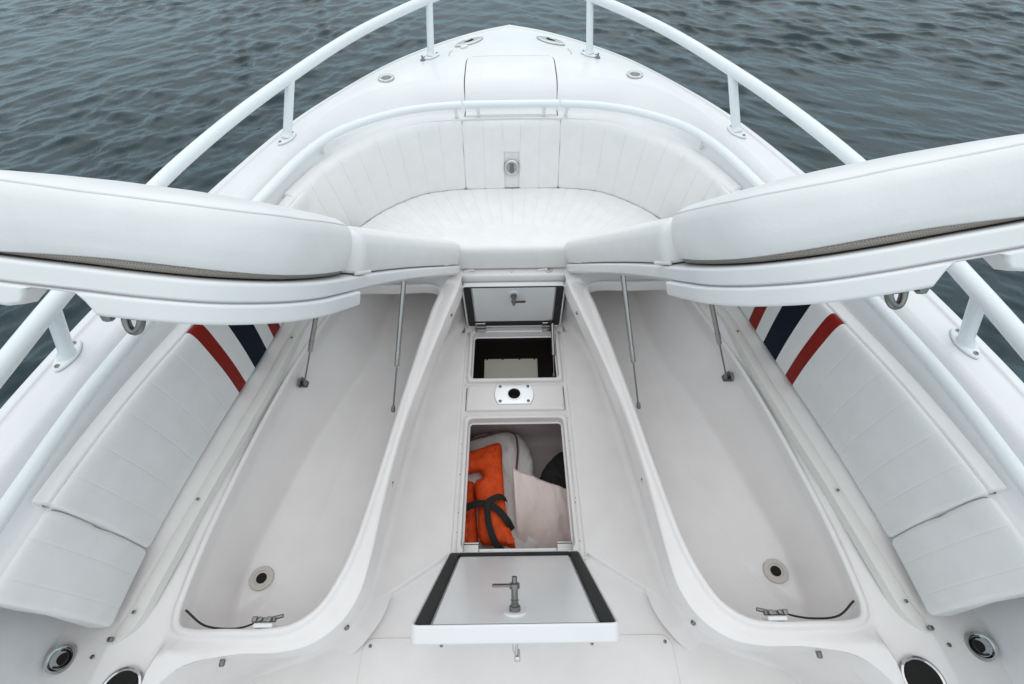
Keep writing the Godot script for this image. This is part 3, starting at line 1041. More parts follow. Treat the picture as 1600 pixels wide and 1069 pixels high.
func compartment(boat: Node3D, called: String, hx: float, f0: float, f1: float, yb: float, m: Material) -> void:
	var s := Surf.new()
	var rows := []
	var cz := -(f0 + f1) * 0.5
	var hz := (f1 - f0) * 0.5
	for q in [[0.0, -0.033, 0.03], [0.0, yb + 0.05, 0.03], [0.012, yb + 0.015, 0.04], [0.045, yb, 0.05], [0.25, yb, 0.01]]:
		var row := PackedVector3Array()
		for p in rrect(hx - q[0], maxf(hz - q[0], 0.02), q[2], 0, cz): row.append(Vector3(p.x, q[1], p.y))
		rows.append(row)
	s.grid(rows, Vector3.UP, false, true)
	# underside of the floor round the opening
	put(called, s, m, boat)
	var c := Surf.new()
	var top := []
	var o: Array = [0.183, 0.452, 0.933] if f0 < 1.0 else [0.183, 1.144, 1.393]
	var rz: float = (o[2] - o[1]) * 0.5
	for e in 2:
		var row := PackedVector3Array()
		for p in (rrect(hx, hz, 0.03, 0, cz) if e == 0 else rrect(o[0], rz, 0.012, 0, -(o[1] + o[2]) * 0.5)): row.append(Vector3(p.x, -0.033, p.y))
		top.append(row)
	c.grid(top, Vector3.DOWN, false, true)
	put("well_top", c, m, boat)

func strap_hinge(parent: Node, at: Vector3, up: Vector3, w := 0.04, h := 0.03) -> void:
	var s := Surf.new()
	var z := Vector3.RIGHT.cross(up).normalized()
	s.rbox(Vector3(w, 0.004, h), 0.0015, Transform3D(Basis(Vector3.RIGHT, up, z), at))
	s.tube(line_pts(at + Vector3(-w / 2, 0.002, 0) - z * h * 0.5, at + Vector3(w / 2, 0.002, 0) - z * h * 0.5, 2), 0.0045, 8)
	put("hinge", s, M.steel, parent)

# a hatch lid standing open: width, length, hinge height and forward place, opening angle (90 stands upright)
func hatch_lid(boat: Node3D, w: float, L: float, hy: float, hf: float, ang: float, fwd_opening: bool, thick: float, arm: float) -> Node3D:
	var root := Node3D.new()
	root.name = "hatch_lid"
	boat.add_child(root, true)
	var an := deg_to_rad(ang)
	# along the lid from its hinge, and the way its inside looks
	var d: Vector3
	var inn: Vector3
	if fwd_opening:
		d = Vector3(0, sin(an), -cos(an) * -1.0)     # leans aft when the angle is under 90
		d = Vector3(0, sin(an), cos(an))
		inn = Vector3(0, -cos(an), sin(an))
	else:
		d = Vector3(0, sin(an), cos(an))
		inn = Vector3(0, cos(an), -sin(an))
	var org := Vector3(0.0 if fwd_opening else -0.012, hy, -hf)
	# local: x lateral, y along inside normal, z along the lid
	var xf := Transform3D(Basis(Vector3.RIGHT, inn, d), org)
	var t := thick
	var sh := Surf.new()
	var rows := []
	var o := func(ins: float, y: float, r: float) -> PackedVector3Array:
		var row := PackedVector3Array()
		for p in rrect(w / 2 - ins, L / 2 - ins, r, 0, L / 2): row.append(xf * Vector3(p.x, y, p.y))
		return row
	var mid := PackedVector3Array()
	var mid2 := PackedVector3Array()
	for k in 28: mid.append(xf * Vector3(0, -t, L / 2)); mid2.append(xf * Vector3(0, -0.012, L / 2))
	rows = [mid, o.call(0.03, -t, 0.012), o.call(0.004, -t, 0.014), o.call(0.0008, -t + 0.0015, 0.016), o.call(0, -t + 0.005, 0.016), o.call(0, -0.004, 0.016), o.call(0.001, -0.0012, 0.016), o.call(0.003, 0, 0.015), o.call(0.006, -0.001, 0.013), o.call(0.007, -0.004, 0.012), o.call(0.0075, -0.012, 0.012), o.call(0.03, -0.012, 0.01), mid2]
	sh.grid(rows, Vector3.ZERO, false, true)
	put("lid_shell", sh, M.gel, root)
	# foam gasket strips
	var gw := 0.030
	for q in [[-w / 2 + 0.008 + gw / 2, L * 0.5, gw, L - 0.02, 0], [w / 2 - 0.008 - gw / 2, L * 0.5, gw, L - 0.02, 0], [0, 0.022, w - 0.07, 0.022, 1], [0, L - 0.014, w - 0.07, 0.010, 1]]:
		var g := Surf.new()
		var hgt := 0.013 if q[3] > 0.015 else 0.008
		g.rbox(Vector3(q[2], hgt, q[3]), 0.004, xf * Transform3D(Basis(), Vector3(q[0], -0.012 + hgt / 2 + 0.0004 * q[4], q[1])))
		put("gasket", g, M.gasket, root)
	# raised inner panel
	var ip := Surf.new()
	ip.rbox(Vector3(w - 0.085, 0.008, L - 0.055), 0.003, xf * Transform3D(Basis(), Vector3(0, -0.0085, L * 0.5 + 0.012)))
	put("inner_panel", ip, M.gel, root)
	# cam latch
	var lz := L - 0.075 if not fwd_opening else L - 0.062
	var b := xf * Vector3(0, -0.005, lz)
	var ls := Surf.new()
	ls.lathe([Vector2(0.026, 0), Vector2(0.023, 0.004), Vector2(0.0001, 0.0045)], b, inn, 20)
	put("latch_seat", ls, M.gel, root)
	var lat := Surf.new()
	var hh := 0.062 if not fwd_opening else 0.045
	lat.lathe([Vector2(0.0125, 0.003), Vector2(0.0125, 0.014), Vector2(0.009, 0.015), Vector2(0.009, 0.019), Vector2(0.0075, 0.020), Vector2(0.0075, 0.023), Vector2(0.009, 0.024), Vector2(0.009, 0.027), Vector2(0.0075, 0.028), Vector2(0.0075, hh - 0.012), Vector2(0.0115, hh - 0.012), Vector2(0.0115, hh - 0.002), Vector2(0.006, hh), Vector2(0.006, hh + 0.012), Vector2(0.0001, hh + 0.013)], b, inn, 12)
	lat.rbox(Vector3(0.05, 0.004, 0.015), 0.0015, Transform3D(Basis(Vector3.RIGHT, inn, d), b + inn * (hh - 0.006) + Vector3(arm * 0.025, 0, 0)))
	put("latch", lat, M.dull, root)
	var hd := Surf.new()
	hd.rbox(Vector3(0.012, 0.026, 0.012), 0.003, Transform3D(Basis(Vector3.RIGHT, inn, d), xf * Vector3(0, -t - 0.012, L - 0.03)))
	hd.rbox(Vector3(0.012, 0.010, 0.04), 0.003, Transform3D(Basis(Vector3.RIGHT, inn, d), xf * Vector3(0.004, -t - 0.026, L - 0.015)))
	put("handle", hd, M.chrome, root)
	return root

func gas_strut(parent: Node, a: Vector3, b: Vector3, share: float, r: float) -> void:
	# a: rod end, b: body end
	var m := a.lerp(b, share)
	var body := Surf.new()
	body.tube(line_pts(m, b, 3), r, 12)
	body.tube(line_pts(m - (b - a).normalized() * 0.004, m + (b - a).normalized() * 0.05, 3), r * 1.1, 12)
	var st := put("gas_strut", body, M.steel, parent)
	var rod := Surf.new()
	rod.tube(line_pts(a, m, 3), r * 0.38, 8)
	rod.lathe([Vector2(0.006, -0.006), Vector2(0.0075, 0.0), Vector2(0.0065, 0.010), Vector2(0.004, 0.018), Vector2(0.0001, 0.02)], a, (b - a), 10)
	put("strut_rod", rod, M.dull, parent)

func build_hatches(boat: Node3D) -> void:
	var l1 := hatch_lid(boat, 0.436, 0.292, 0.012, 1.424, 84.0, true, 0.022, 1.0)
	for x in [-0.155, 0.155]: strap_hinge(l1, Vector3(x, 0.0125, -1.408), Vector3.UP, 0.045, 0.03)
	for x in [-0.155, 0.155]: strap_hinge(l1, Vector3(x, 0.030, -1.4165), Vector3(0, 0.08, 1), 0.045, 0.026)
	gas_strut(l1, Vector3(0.178, -0.075, -1.20), Vector3(0.176, 0.055, -1.405), 0.42, 0.0075)
	var bk := Surf.new()
	bk.rbox(Vector3(0.02, 0.02, 0.014), 0.003, Transform3D(Basis(), Vector3(0.166, 0.058, -1.405)))
	put("bracket", bk, M.black, l1)
	var l2 := hatch_lid(boat, 0.432, 0.575, 0.014, 0.434, 61.0, false, 0.037, -1.0)
	for x in [-0.155, 0.155]:
		strap_hinge(l2, Vector3(x, 0.0125, -0.4445), Vector3.UP, 0.05, 0.03)
	var hb := Surf.new()
	hb.tube(line_pts(Vector3(-0.125, 0.012, -0.437), Vector3(0.125, 0.012, -0.437), 2), 0.006, 10)
	put("hinge_rod", hb, M.gel, l2)
	# table socket in the crosspiece
	var pl := Surf.new()
	var o := []
	for k in 40:
		var an := TAU * k / 40
		var x := cos(an) * 0.083
		var z := sin(an) * 0.083
		o.append(Vector2(x, clampf(z, -0.049, 0.049)))
	var plr := []
	for q in [[0.0, 0.005], [0.0004, 0.009], [0.003, 0.0115]]:
		var row := PackedVector3Array()
		for p in offset2(o, -q[0]): row.append(Vector3(p.x - 0.004, q[1], p.y - 1.052))
		plr.append(row)
	for q in [[0.027, 0.0116], [0.0262, 0.011], [0.0257, 0.006]]:
		var row := PackedVector3Array()
		for p in o:
			var an: float = p.angle()
			row.append(Vector3(cos(an) * q[0] - 0.004, q[1], sin(an) * q[0] - 1.052))
		plr.append(row)
	pl.grid(plr, Vector3.UP, false, true)
	var so := put("table_socket", pl, M.alu, boat)
	var hr := Surf.new()
	hr.lathe([Vector2(0.031, 0.0), Vector2(0.030, 0.0022), Vector2(0.026, 0.0022), Vector2(0.0255, 0.0005)], Vector3(-0.004, 0.0115, -1.052), Vector3.UP, 28)
	put("socket_ring", hr, M.alu, so)
	var hh := Surf.new()
	hh.lathe([Vector2(0.0001, 0.003), Vector2(0.0254, 0.003), Vector2(0.0256, 0.043)], Vector3(-0.004, -0.036, -1.052), Vector3.UP, 24)
	put("socket_cup", hh, M.seam, so)
	for x in [-1.0, 1.0]:
		for z in [-1.0, 1.0]: screw(so, Vector3(-0.004 + x * 0.058, 0.0118, -1.052 + z * 0.036), Vector3.UP, 0.0065, M.dull)
	# things built into the wells
	var bd := Surf.new()
	bd.rbox(Vector3(0.262, 0.20, 0.20), 0.002, Transform3D(Basis.from_euler(Vector3(0.12, 0, 0)), Vector3(-0.017, -0.300, -1.305)))
	var bo := put("well_board", bd, M.board, boat)
	for x in [-0.135, -0.058, 0.026, 0.10]: screw(bo, Vector3(x, -0.1885, -1.39), Vector3(0, 1, 0.12), 0.005, M.black)
	var wl := Surf.new()
	wl.lathe([Vector2(0.035, 0), Vector2(0.032, 0.006), Vector2(0.02, 0.009), Vector2(0.0001, 0.010)], Vector3(-0.004, -0.10, -1.054), Vector3(0, 0, 1), 24)
	put("well_light", wl, M.ring, boat)

# ---------------------------------------------------------------- boat: seat lids
const LID := [[0.222, 1.400], [0.258, 1.2], [0.306, 0.996], [0.347, 0.78], [0.374, 0.558], [0.385, 0.40], [0.398, 0.29], [0.430, 0.215], [0.490, 0.158], [0.57, 0.14], [0.65, 0.14], [0.75, 0.14], [0.82, 0.15], [0.855, 0.19], [0.868, 0.26], [0.86, 0.46], [0.835, 0.74], [0.795, 0.97], [0.74, 1.2], [0.69, 1.42], [0.66, 1.47], [0.60, 1.48], [0.40, 1.445], [0.24, 1.412]]

func lid_frame(s: float) -> Array:
	var th := deg_to_rad(39.0 if s < 0 else 40.0)
	var ph := deg_to_rad(13.0 if s < 0 else 15.8)
	var e := P(s, cos(ph), 0, sin(ph))          # along the hinge, outboard
	var dz := P(s, sin(ph), 0, -cos(ph))        # away from the hinge, level
	var d := dz * cos(th) + Vector3.UP * sin(th)
	var nn := Vector3.UP * cos(th) - dz * sin(th)
	return [P(s, 0.227, 0.347, 1.41), e, d, nn, ph]

func lid_local(a: float, f: float, ph: float) -> Vector2:
	var q := Vector2(a - 0.227, f - 1.40)
	return Vector2(q.dot(Vector2(cos(ph), sin(ph))), q.dot(Vector2(sin(ph), -cos(ph))))

func build_lids(boat: Node3D) -> void:
	for s in [-1.0, 1.0]:
		var side := "port" if s < 0 else "starboard"
		var fr := lid_frame(s)
		var xf := Transform3D(Basis(fr[1], fr[3], fr[2]), fr[0])
		var o := []
		for q in LID: o.append(lid_local(q[0], q[1], fr[4]))
		var oc := cr(o, 6, true)
		var root := Node3D.new()
		root.name = "seat_lid"
		boat.add_child(root, true)
		# upper shell
		var up := Surf.new()
		pad(up, oc, [[0.03, 0.004], [0.012, 0.006], [0.004, 0.0135], [0.0006, 0.0148], [0.0, 0.017], [0.0, 0.036], [0.0008, 0.0395], [0.003, 0.0415], [0.008, 0.0422], [0.014, 0.0425]], xf)
		put("lid_top", up, M.gel, root)
		# lower flange round the after part only, with the latch notch
		var fi := Surf.new()
		var idx := []
		for i in range(5 * 6 - 3, 17 * 6): idx.append(i)
		var out := offset2(oc, 0.007)
		var ins := offset2(oc, -0.02)
		var rows := []
		for j in idx.size():
			var i: int = idx[j]
			# the cut-away beside the striker
			var drop := 0.0
			var lp: Vector2 = oc[i]
			var aa := float(i) / 6.0
			var nt: float = clampf((aa - 9.72) / 0.22, 0, 1) * clampf((10.72 - aa) / 0.2, 0, 1)
			drop = -0.0185 + 0.029 * smoothstep(0.0, 1.0, nt)
			var sec := PackedVector3Array([
				xf * Vector3(ins[i].x, 0.0085, ins[i].y), xf * Vector3(ins[i].x, drop, ins[i].y),
				xf * Vector3(out[i].x, drop, out[i].y), xf * Vector3(out[i].x, 0.0108, out[i].y), xf * Vector3(ins[i].x, 0.0108, ins[i].y)])
			rows.append(fillet(sec, [0, 0.003, 0.006, 0.005, 0], 4))
		fi.grid(round_ends(rows, 0.002), Vector3.ZERO)
		put("lid_flange", fi, M.gel, root)
		# striker for the catch
		var st := Surf.new()
		var l0 := lid_local(0.60, 0.152, fr[4])
		var ring := []
		for k in 21:
			var an := PI + PI * k / 20.0
			ring.append(xf * Vector3(l0.x + cos(an) * 0.013, -0.020 + sin(an) * 0.022, l0.y - 0.01))
		st.tube(pv(ring), 0.0055, 10)
		st.rbox(Vector3(0.040, 0.007, 0.018), 0.003, Transform3D(xf.basis, xf * Vector3(l0.x + 0.006, -0.0195, l0.y - 0.008)))
		st.lathe([Vector2(0.009, 0), Vector2(0.009, 0.008), Vector2(0.0001, 0.009)], xf * Vector3(l0.x + 0.030, -0.022, l0.y - 0.004), fr[2], 8)
		put("striker", st, M.dull, root)
		# gas struts
		var u1 := lid_local(0.56, 0.80, fr[4])
		var u2 := lid_local(0.372, 0.98, fr[4])
		gas_strut(root, P(s, 0.742, 0.288, 0.925), xf * Vector3(u1.x, 0.004, u1.y), 0.36, 0.0072)
		gas_strut(root, P(s, 0.418, 0.268, 0.822), xf * Vector3(u2.x, 0.004, u2.y), 0.36, 0.0078)
		var tri := Surf.new()
		tri.grid([pv([P(s, 0.752, 0.30, 0.90), P(s, 0.752, 0.30, 0.945)]), pv([P(s, 0.740, 0.262, 0.925), P(s, 0.740, 0.262, 0.948)])], Vector3(-s, 0.2, 0))
		tri.rbox(Vector3(0.008, 0.035, 0.03), 0.003, Transform3D(Basis.from_euler(Vector3(0.4, 0, s * 0.1)), P(s, 0.757, 0.287, 0.925)))
		put("strut_bracket", tri, M.dull, root)
		# ---- the cushions that rest on the lid: top-level things
		# after pad: from the break at f = 0.47 aft
		var split := 0.465
		var seglo := []; var segfwd := []
		for q in LID:
			var ll := Vector2(q[0], q[1])
			if q[1] < split: seglo.append(ll)
		# ordered outline of the after pad
		var ap := []
		var sp := split + 0.016
		ap.append(Vector2(0.416, sp - 0.003)); ap.append(Vector2(0.397, sp - 0.022))
		for q in LID:
			if q[1] < split - 0.05: ap.append(Vector2(q[0] + (0.006 if q[0] < 0.5 else (-0.008 if q[0] > 0.8 else 0.0)), q[1] + (0.008 if q[1] < 0.2 else 0.0)))
		ap.append(Vector2(0.852, sp - 0.004))
		ap.append(Vector2(0.80, sp)); ap.append(Vector2(0.62, sp)); ap.append(Vector2(0.46, sp))
		var apl := []
		for p in ap: apl.append(lid_local(p.x, p.y, fr[4]))
		var apc := cr(apl, 6, true)
		var cu := thing("seat_cushion", "long thick white vinyl cushion on the aft end of the raised %s seat lid" % side, "cushion", "cushions on the raised seat lids")
		var cs := Surf.new()
		var pxf := xf * Transform3D(Basis(), Vector3(0, 0.0438, 0))
		pad(cs, apc, [[0.018, 0.006], [0.008, 0.0035], [0.002, 0.006], [-0.001, 0.022], [-0.004, 0.036], [-0.005, 0.052], [-0.004, 0.076], [0.0, 0.089], [0.006, 0.0975], [0.0085, 0.0988], [0.0105, 0.1005], [0.019, 0.1045], [0.028, 0.108]], pxf, 0.012, Vector3(lid_local(0.575, 0.15, fr[4]).x, 0.20, 0.011))
		put("cover", cs, M.vinyl, cu)
		var pip := Surf.new()
		var pp := PackedVector3Array()
		for p in offset2(apc, -0.0072): 
			var wq := Vector3(_slack.get_noise_3d(p.x * 9.0, 0.098 * 14.0, p.y * 9.0), _slack.get_noise_3d(p.x * 6.0 + 30.0, 0.0, p.y * 6.0) * 0.8, _slack.get_noise_3d(p.x * 9.0, 0.098 * 14.0 + 50.0, p.y * 9.0)) * 0.0042
			pp.append(pxf * (Vector3(p.x, 0.0972, p.y) + wq))
		pp.append(pp[0])
		pip.tube(pp, 0.0022, 6, false)
		put("piping", pip, M.thread, cu)
		var ms := Surf.new()
		pad(ms, apc, [[0.022, 0.001], [0.014, 0.002], [0.010, 0.008], [0.0085, 0.016]], pxf)
		put("mesh_underside", ms, M.mesh, cu)
		# forward pad, thinner, along the narrowing part
		var fpnts := [[0.386, split + 0.008], [0.379, 0.558], [0.353, 0.78], [0.313, 0.996], [0.266, 1.2], [0.240, 1.33], [0.232, 1.385], [0.245, 1.402], [0.30, 1.415], [0.45, 1.44], [0.60, 1.465], [0.655, 1.46], [0.685, 1.40], [0.735, 1.2], [0.785, 0.97], [0.825, 0.74], [0.85, 0.50], [0.842, split + 0.008], [0.62, split + 0.005]]
		var fpl := []
		for q in fpnts: fpl.append(lid_local(q[0], q[1], fr[4]))
		var fpc := cr(fpl, 5, true)
		var c2 := thing("seat_cushion", "thinner white vinyl cushion on the forward end of the raised %s seat lid" % side, "cushion", "cushions on the raised seat lids")
		var c2s := Surf.new()
		pad(c2s, fpc, [[0.012, 0.002], [0.004, 0.002], [0.0, 0.008], [-0.005, 0.035], [-0.005, 0.062], [0.0, 0.076], [0.006, 0.0835], [0.0085, 0.0845], [0.016, 0.088], [0.026, 0.0915]], pxf, 0.006)
		put("cover", c2s, M.vinyl, c2)
		for q in [[0.385, 0.50], [0.27, 1.24]]:
			var tb := Surf.new()
			var tl := lid_local(q[0] - 0.004, q[1], fr[4])
			tb.rbox(Vector3(0.012, 0.006, 0.05), 0.0028, Transform3D(xf.basis, pxf * Vector3(tl.x, 0.004, tl.y)))
			tb.tube(line_pts(pxf * Vector3(tl.x - 0.004, 0.006, tl.y - 0.03), pxf * Vector3(tl.x - 0.004, 0.003, tl.y + 0.03), 3), 0.004, 8)
			put("snap_tab", tb, M.cloth, c2)

# ---------------------------------------------------------------- upholstery
const CREST := [[0.965, 0.10], [0.960, 0.34], [0.946, 0.50], [0.924, 0.65], [0.868, 0.90], [0.806, 1.20], [0.748, 1.44]]
const BOTT := [[0.930, 0.10], [0.932, 0.34], [0.918, 0.50], [0.895, 0.70], [0.862, 0.90], [0.826, 1.16], [0.765, 1.44]]

func at_f(t: Array, f: float) -> float:
	for i in t.size() - 1:
		if f <= t[i + 1][1] or i == t.size() - 2:
			var k: float = (f - t[i][1]) / (t[i + 1][1] - t[i][1])
			return lerpf(t[i][0], t[i + 1][0], k)
	return t[0][0]

func smooth_at(t: Array, f: float) -> float:
	return (at_f(t, f - 0.06) + at_f(t, f) * 2.0 + at_f(t, f + 0.06)) * 0.25

func bolster_row(s: float, f: float, k: float) -> PackedVector3Array:
	var c := smooth_at(CREST, f)
	var b := smooth_at(BOTT, f)
	var ty: float = 0.688 + 0.03 * clampf((f - 0.9) / 0.5, 0, 1)
	# k: how deep a stitched seam draws the cover in
	var sec := PackedVector3Array([
		P(s, c + 0.010, ty - 0.06, f), P(s, c + 0.008, ty - 0.004 - k * 0.4, f), P(s, c - 0.020 + k, ty + 0.004 - k, f),
		P(s, b - 0.012 + k, 0.52, f), P(s, b + k, 0.393, f), P(s, b + 0.045, 0.389, f)])
	return fillet(sec, [0, 0.02, 0.055, 0.1, 0.012, 0], 6)

func bolster_part(parent: Node, called: String, s: float, f0: float, f1: float, seams: Array, m: Material, ends: int) -> void:
	var fs := []
	var nn := int(ceil((f1 - f0) / 0.03))
	for i in nn + 1: fs.append([lerpf(f0, f1, float(i) / nn), 0.0])
	for q in seams:
		for e in [[-0.006, 0.0], [-0.002, 0.0011], [0.0, 0.0026], [0.002, 0.0011], [0.006, 0.0]]: fs.append([q + e[0] * 0.55, e[1] * 0.42])
	for b in [f0, f1]: pass
	fs = fs.filter(func(x): return not seams.any(func(q): return x[1] == 0.0 and absf(x[0] - q) < 0.0032) and x[0] >= f0 and x[0] <= f1)
	fs.sort_custom(func(x, y): return x[0] < y[0])
	var rows := []
	for q in fs: rows.append(bolster_row(s, q[0], q[1]))
	if ends: rows = round_ends(rows, 0.012, ends)
	var su := Surf.new()
	su.grid(rows, Vector3(-s, 1, 0))
	put(called, su, m, parent)

func build_bolsters() -> void:
	for s in [-1.0, 1.0]:
		var side := "port" if s < 0 else "starboard"
		var b := thing("coaming_bolster", "long white stitched coaming pad with red and navy stripes, %s side" % side, "bolster", "striped coaming pads")
		bolster_part(b, "cover", s, 0.3575, 0.812, [0.412, 0.485, 0.573, 0.657, 0.745], M.vinyl, 1)
		bolster_part(b, "red_stripe", s, 0.812, 0.852, [], M.red, 0)
		bolster_part(b, "white_stripe", s, 0.852, 0.910, [], M.vinyl, 0)
		bolster_part(b, "navy_stripe", s, 0.910, 0.990, [], M.blue, 0)
		bolster_part(b, "white_stripe", s, 0.990, 1.042, [], M.vinyl, 0)
		bolster_part(b, "red_stripe", s, 1.042, 1.092, [], M.red, 0)
		bolster_part(b, "forward_cover", s, 1.092, 1.44, [1.2], M.vinyl, 2)
		# backing board along its outboard edge
		var rows := []
		for i in 41:
			var f := lerpf(0.358, 1.46, i / 40.0)
			var c := smooth_at(CREST, f)
			var ty: float = 0.692 + 0.03 * clampf((f - 0.9) / 0.5, 0, 1)
			rows.append(fillet(pv([P(s, c - 0.004, ty - 0.04, f), P(s, c - 0.002, ty + 0.001, f), P(s, c + 0.034, ty + 0.004, f), P(s, c + 0.034, ty - 0.04, f)]), [0, 0.004, 0.008, 0], 4))
		var bs := Surf.new()
		bs.grid(round_ends(rows, 0.006), Vector3.UP)
		put("backing_board", bs, M.vinyl, b)
		var b2 := thing("coaming_bolster", "short white coaming pad just aft of the striped one, %s side" % side, "bolster", "short aft coaming pads")
		bolster_part(b2, "cover", s, 0.188, 0.3315, [0.215, 0.285], M.vinyl, 3)
		# thin pad on the corner seat behind
		var c3 := thing("corner_cushion", "flat white vinyl pad on the %s corner seat behind the flush pull" % side, "cushion", "corner seat pads")
		var cs := Surf.new()
		var o := []
		for p in rrect(0.095, 0.3, 0.03, s * 1.16, 0.185): o.append(p)
		pad(cs, o, [[0.004, 0], [0, 0.006], [-0.002, 0.02], [0.001, 0.03], [0.006, 0.035], [0.02, 0.038]], Transform3D(Basis(), Vector3(0, 0.366, 0)), 0.004)
		put("cover", cs, M.vinyl, c3)

# bottom and top edge of the horseshoe backrest (a, f)
const BB := [[0.735, 1.435], [0.70, 1.50], [0.648, 1.60], [0.561, 1.722], [0.407, 1.845], [0.30, 1.875], [0.2195, 1.885]]
const BT := [[0.752, 1.40], [0.728, 1.49], [0.690, 1.60], [0.598, 1.745], [0.425, 1.885], [0.305, 1.935], [0.2165, 1.948]]

func build_forward_seat() -> void:
	var by := 0.452
	for s in [-1.0, 1.0]:
		var side := "port" if s < 0 else "starboard"
		var b3 := []; var t3 := []
		for k in BB.size():
			b3.append(P(s, BB[k][0], by, BB[k][1]))
			t3.append(P(s, BT[k][0], 0.727, BT[k][1]))
		var bc := cr(b3, 40); var tc := cr(t3, 40)
		# resample by distance along the bottom
		var acc := [0.0]
		for i in range(1, tc.size()): acc.append(acc[-1] + (tc[i].distance_to(tc[i - 1]) + bc[i].distance_to(bc[i - 1])) * 0.5)
		var total: float = acc[-1]
		var chans := 9
		var rows := []
		var prof := [[0.0, 0.0], [0.02, 0.55], [0.06, 0.82], [0.2, 0.96], [0.5, 1.0], [0.8, 0.96], [0.94, 0.82], [0.98, 0.55]]
		for c in chans:
			for q in prof:
				var dist: float = (c + q[0]) / chans * total
				rows.append(back_row(bc, tc, acc, dist, q[1]))
		rows.append(back_row(bc, tc, acc, total, 0.55))
		var su := Surf.new()
		su.grid(round_ends(rows, 0.008), Vector3(-s, 0.6, 0.6))
		var o := thing("backrest_cushion", "curved white backrest with pleated channels on the %s side of the bow seat" % side, "backrest", "curved bow seat backrests")
		put("cover", su, M.vinyl, o)
	# middle backrest with a notch for the locker latch
	var mid := thing("backrest_cushion", "square pleated white backrest with a round steel latch at the bow centreline", "backrest")
	for e in [[-0.2045, -0.0385], [0.0385, 0.2045]]:
		mid_back(mid, e[0], e[1], 0.4445, 0.722, 3 if e[0] < 0 else 3)
	mid_back(mid, -0.0375, 0.0375, 0.600, 0.722, 0)
	var rec := Surf.new()
	rec.rbox(Vector3(0.085, 0.17, 0.012), 0.004, Transform3D(Basis.from_euler(Vector3(-0.22, 0, 0)), Vector3(0, 0.53, -1.918)))
	put("notch_back", rec, M.gel, mid)
	var la := Surf.new()
	var ax := Vector3(0, 0.22, 1).normalized()
	var at := Vector3(0, 0.545, -1.903)
	la.lathe([Vector2(0.034, 0), Vector2(0.033, 0.006), Vector2(0.029, 0.009), Vector2(0.025, 0.007), Vector2(0.024, 0.002), Vector2(0.0001, 0.002)], at, ax, 28)
	var lo := put("lift_latch", la, M.chrome, mid)
	var li := Surf.new()
	li.rbox(Vector3(0.018, 0.016, 0.006), 0.002, Transform3D(Basis.from_euler(Vector3(-0.22, 0, 0)), at + Vector3(0, 0.008, 0.006)))
	li.lathe([Vector2(0.013, 0.002), Vector2(0.012, 0.006), Vector2(0.0001, 0.006)], at + Vector3(0, -0.011, 0), ax, 16)
	put("lift_ring", li, M.dull, lo)
	# dark gaps beside it
	# seat cushion
	var cu := thing("seat_cushion", "half-round white bow seat cushion with fan-shaped pleats", "cushion")
	var bk := []
	for k in range(BB.size() - 1, 1, -1): bk.append(Vector3(-BB[k][0], 0, -BB[k][1]))
	var full := []
	for k in range(2, BB.size()): full.append(Vector3(-BB[k][0], 0, -BB[k][1]))
	for k in range(BB.size() - 1, 1, -1): full.append(Vector3(BB[k][0], 0, -BB[k][1]))
	var outer := cr(full, 30)
	var inn := []
	for q in [[-0.47, 1.555], [-0.40, 1.54], [-0.325, 1.555], [-0.26, 1.585], [-0.13, 1.592], [0.13, 1.592], [0.26, 1.585], [0.325, 1.555], [0.40, 1.54], [0.47, 1.555]]: inn.append(Vector3(q[0], 0, -q[1]))
	var inner := cr(inn, 30)
	var oacc := [0.0]; var iacc := [0.0]
	for i in range(1, outer.size()): oacc.append(oacc[-1] + outer[i].distance_to(outer[i - 1]))
	for i in range(1, inner.size()): iacc.append(iacc[-1] + inner[i].distance_to(inner[i - 1]))
	var chn := 24
	var prf := [[0.0, 0.0], [0.02, 0.5], [0.07, 0.8], [0.25, 0.96], [0.5, 1.0], [0.75, 0.96], [0.93, 0.8], [0.98, 0.5]]
	var rws := []
	for c in chn + 1:
		for q in prf:
			if c == chn and q[0] > 0.0: continue
			var t: float = (c + q[0]) / chn
			var po := along(outer, oacc, t * oacc[-1])
			var pi := along(inner, iacc, t * iacc[-1])
			var pf := Vector3(clampf(pi.x * 0.9, -0.46, 0.46), 0, -1.478 - 0.06 * clampf((absf(pi.x) - 0.28) / 0.2, 0, 1))
			var h: float = 0.4508 + 0.0024 * q[1]
			var row := PackedVector3Array()
			row.append(po + Vector3(0, 0.34, 0))
			row.append(po + Vector3(0, 0.438, 0))
			for e in [[0.004, -0.003], [0.02, -0.0005], [0.12, 0.0], [0.5, 0.001], [0.9, 0.0]]:
				row.append(po.lerp(pi, e[0]) + Vector3(0, h + e[1], 0))
			row.append(pi + Vector3(0, 0.4478, 0))
			row.append(pi.lerp(pf, 0.06) + Vector3(0, 0.452, 0))
			row.append(pi.lerp(pf, 0.5) + Vector3(0, 0.4545, 0))
			row.append(pi.lerp(pf, 0.94) + Vector3(0, 0.452, 0))
			row.append(pf + Vector3(0, 0.44, 0))
			row.append(pf + Vector3(0, 0.345, 0))
			rws.append(row)
	var cs := Surf.new()
	cs.grid(rws, Vector3.UP)
	put("cover", cs, M.vinyl, cu)
	# front bolster on the centreline
	var fb := thing("seat_cushion", "narrow white cushion along the front of the bow seat, above the small hatch", "cushion")
	var fs := Surf.new()
	var rr := []
	for i in 25:
		var x := lerpf(-0.262, 0.262, i / 24.0)
		var e := clampf((0.262 - absf(x)) / 0.012, 0.0, 1.0)
		rr.append(fillet(pv([Vector3(x, 0.345, -1.50), Vector3(x, 0.342, -1.452), Vector3(x, 0.40, -1.444), Vector3(x, 0.452, -1.452), Vector3(x, 0.456, -1.50), Vector3(x, 0.44, -1.512)]), [0, 0.012, 0.05, 0.022, 0.01, 0], 5))
	fs.grid(round_ends(rr, 0.012), Vector3(0, 0.7, 1))
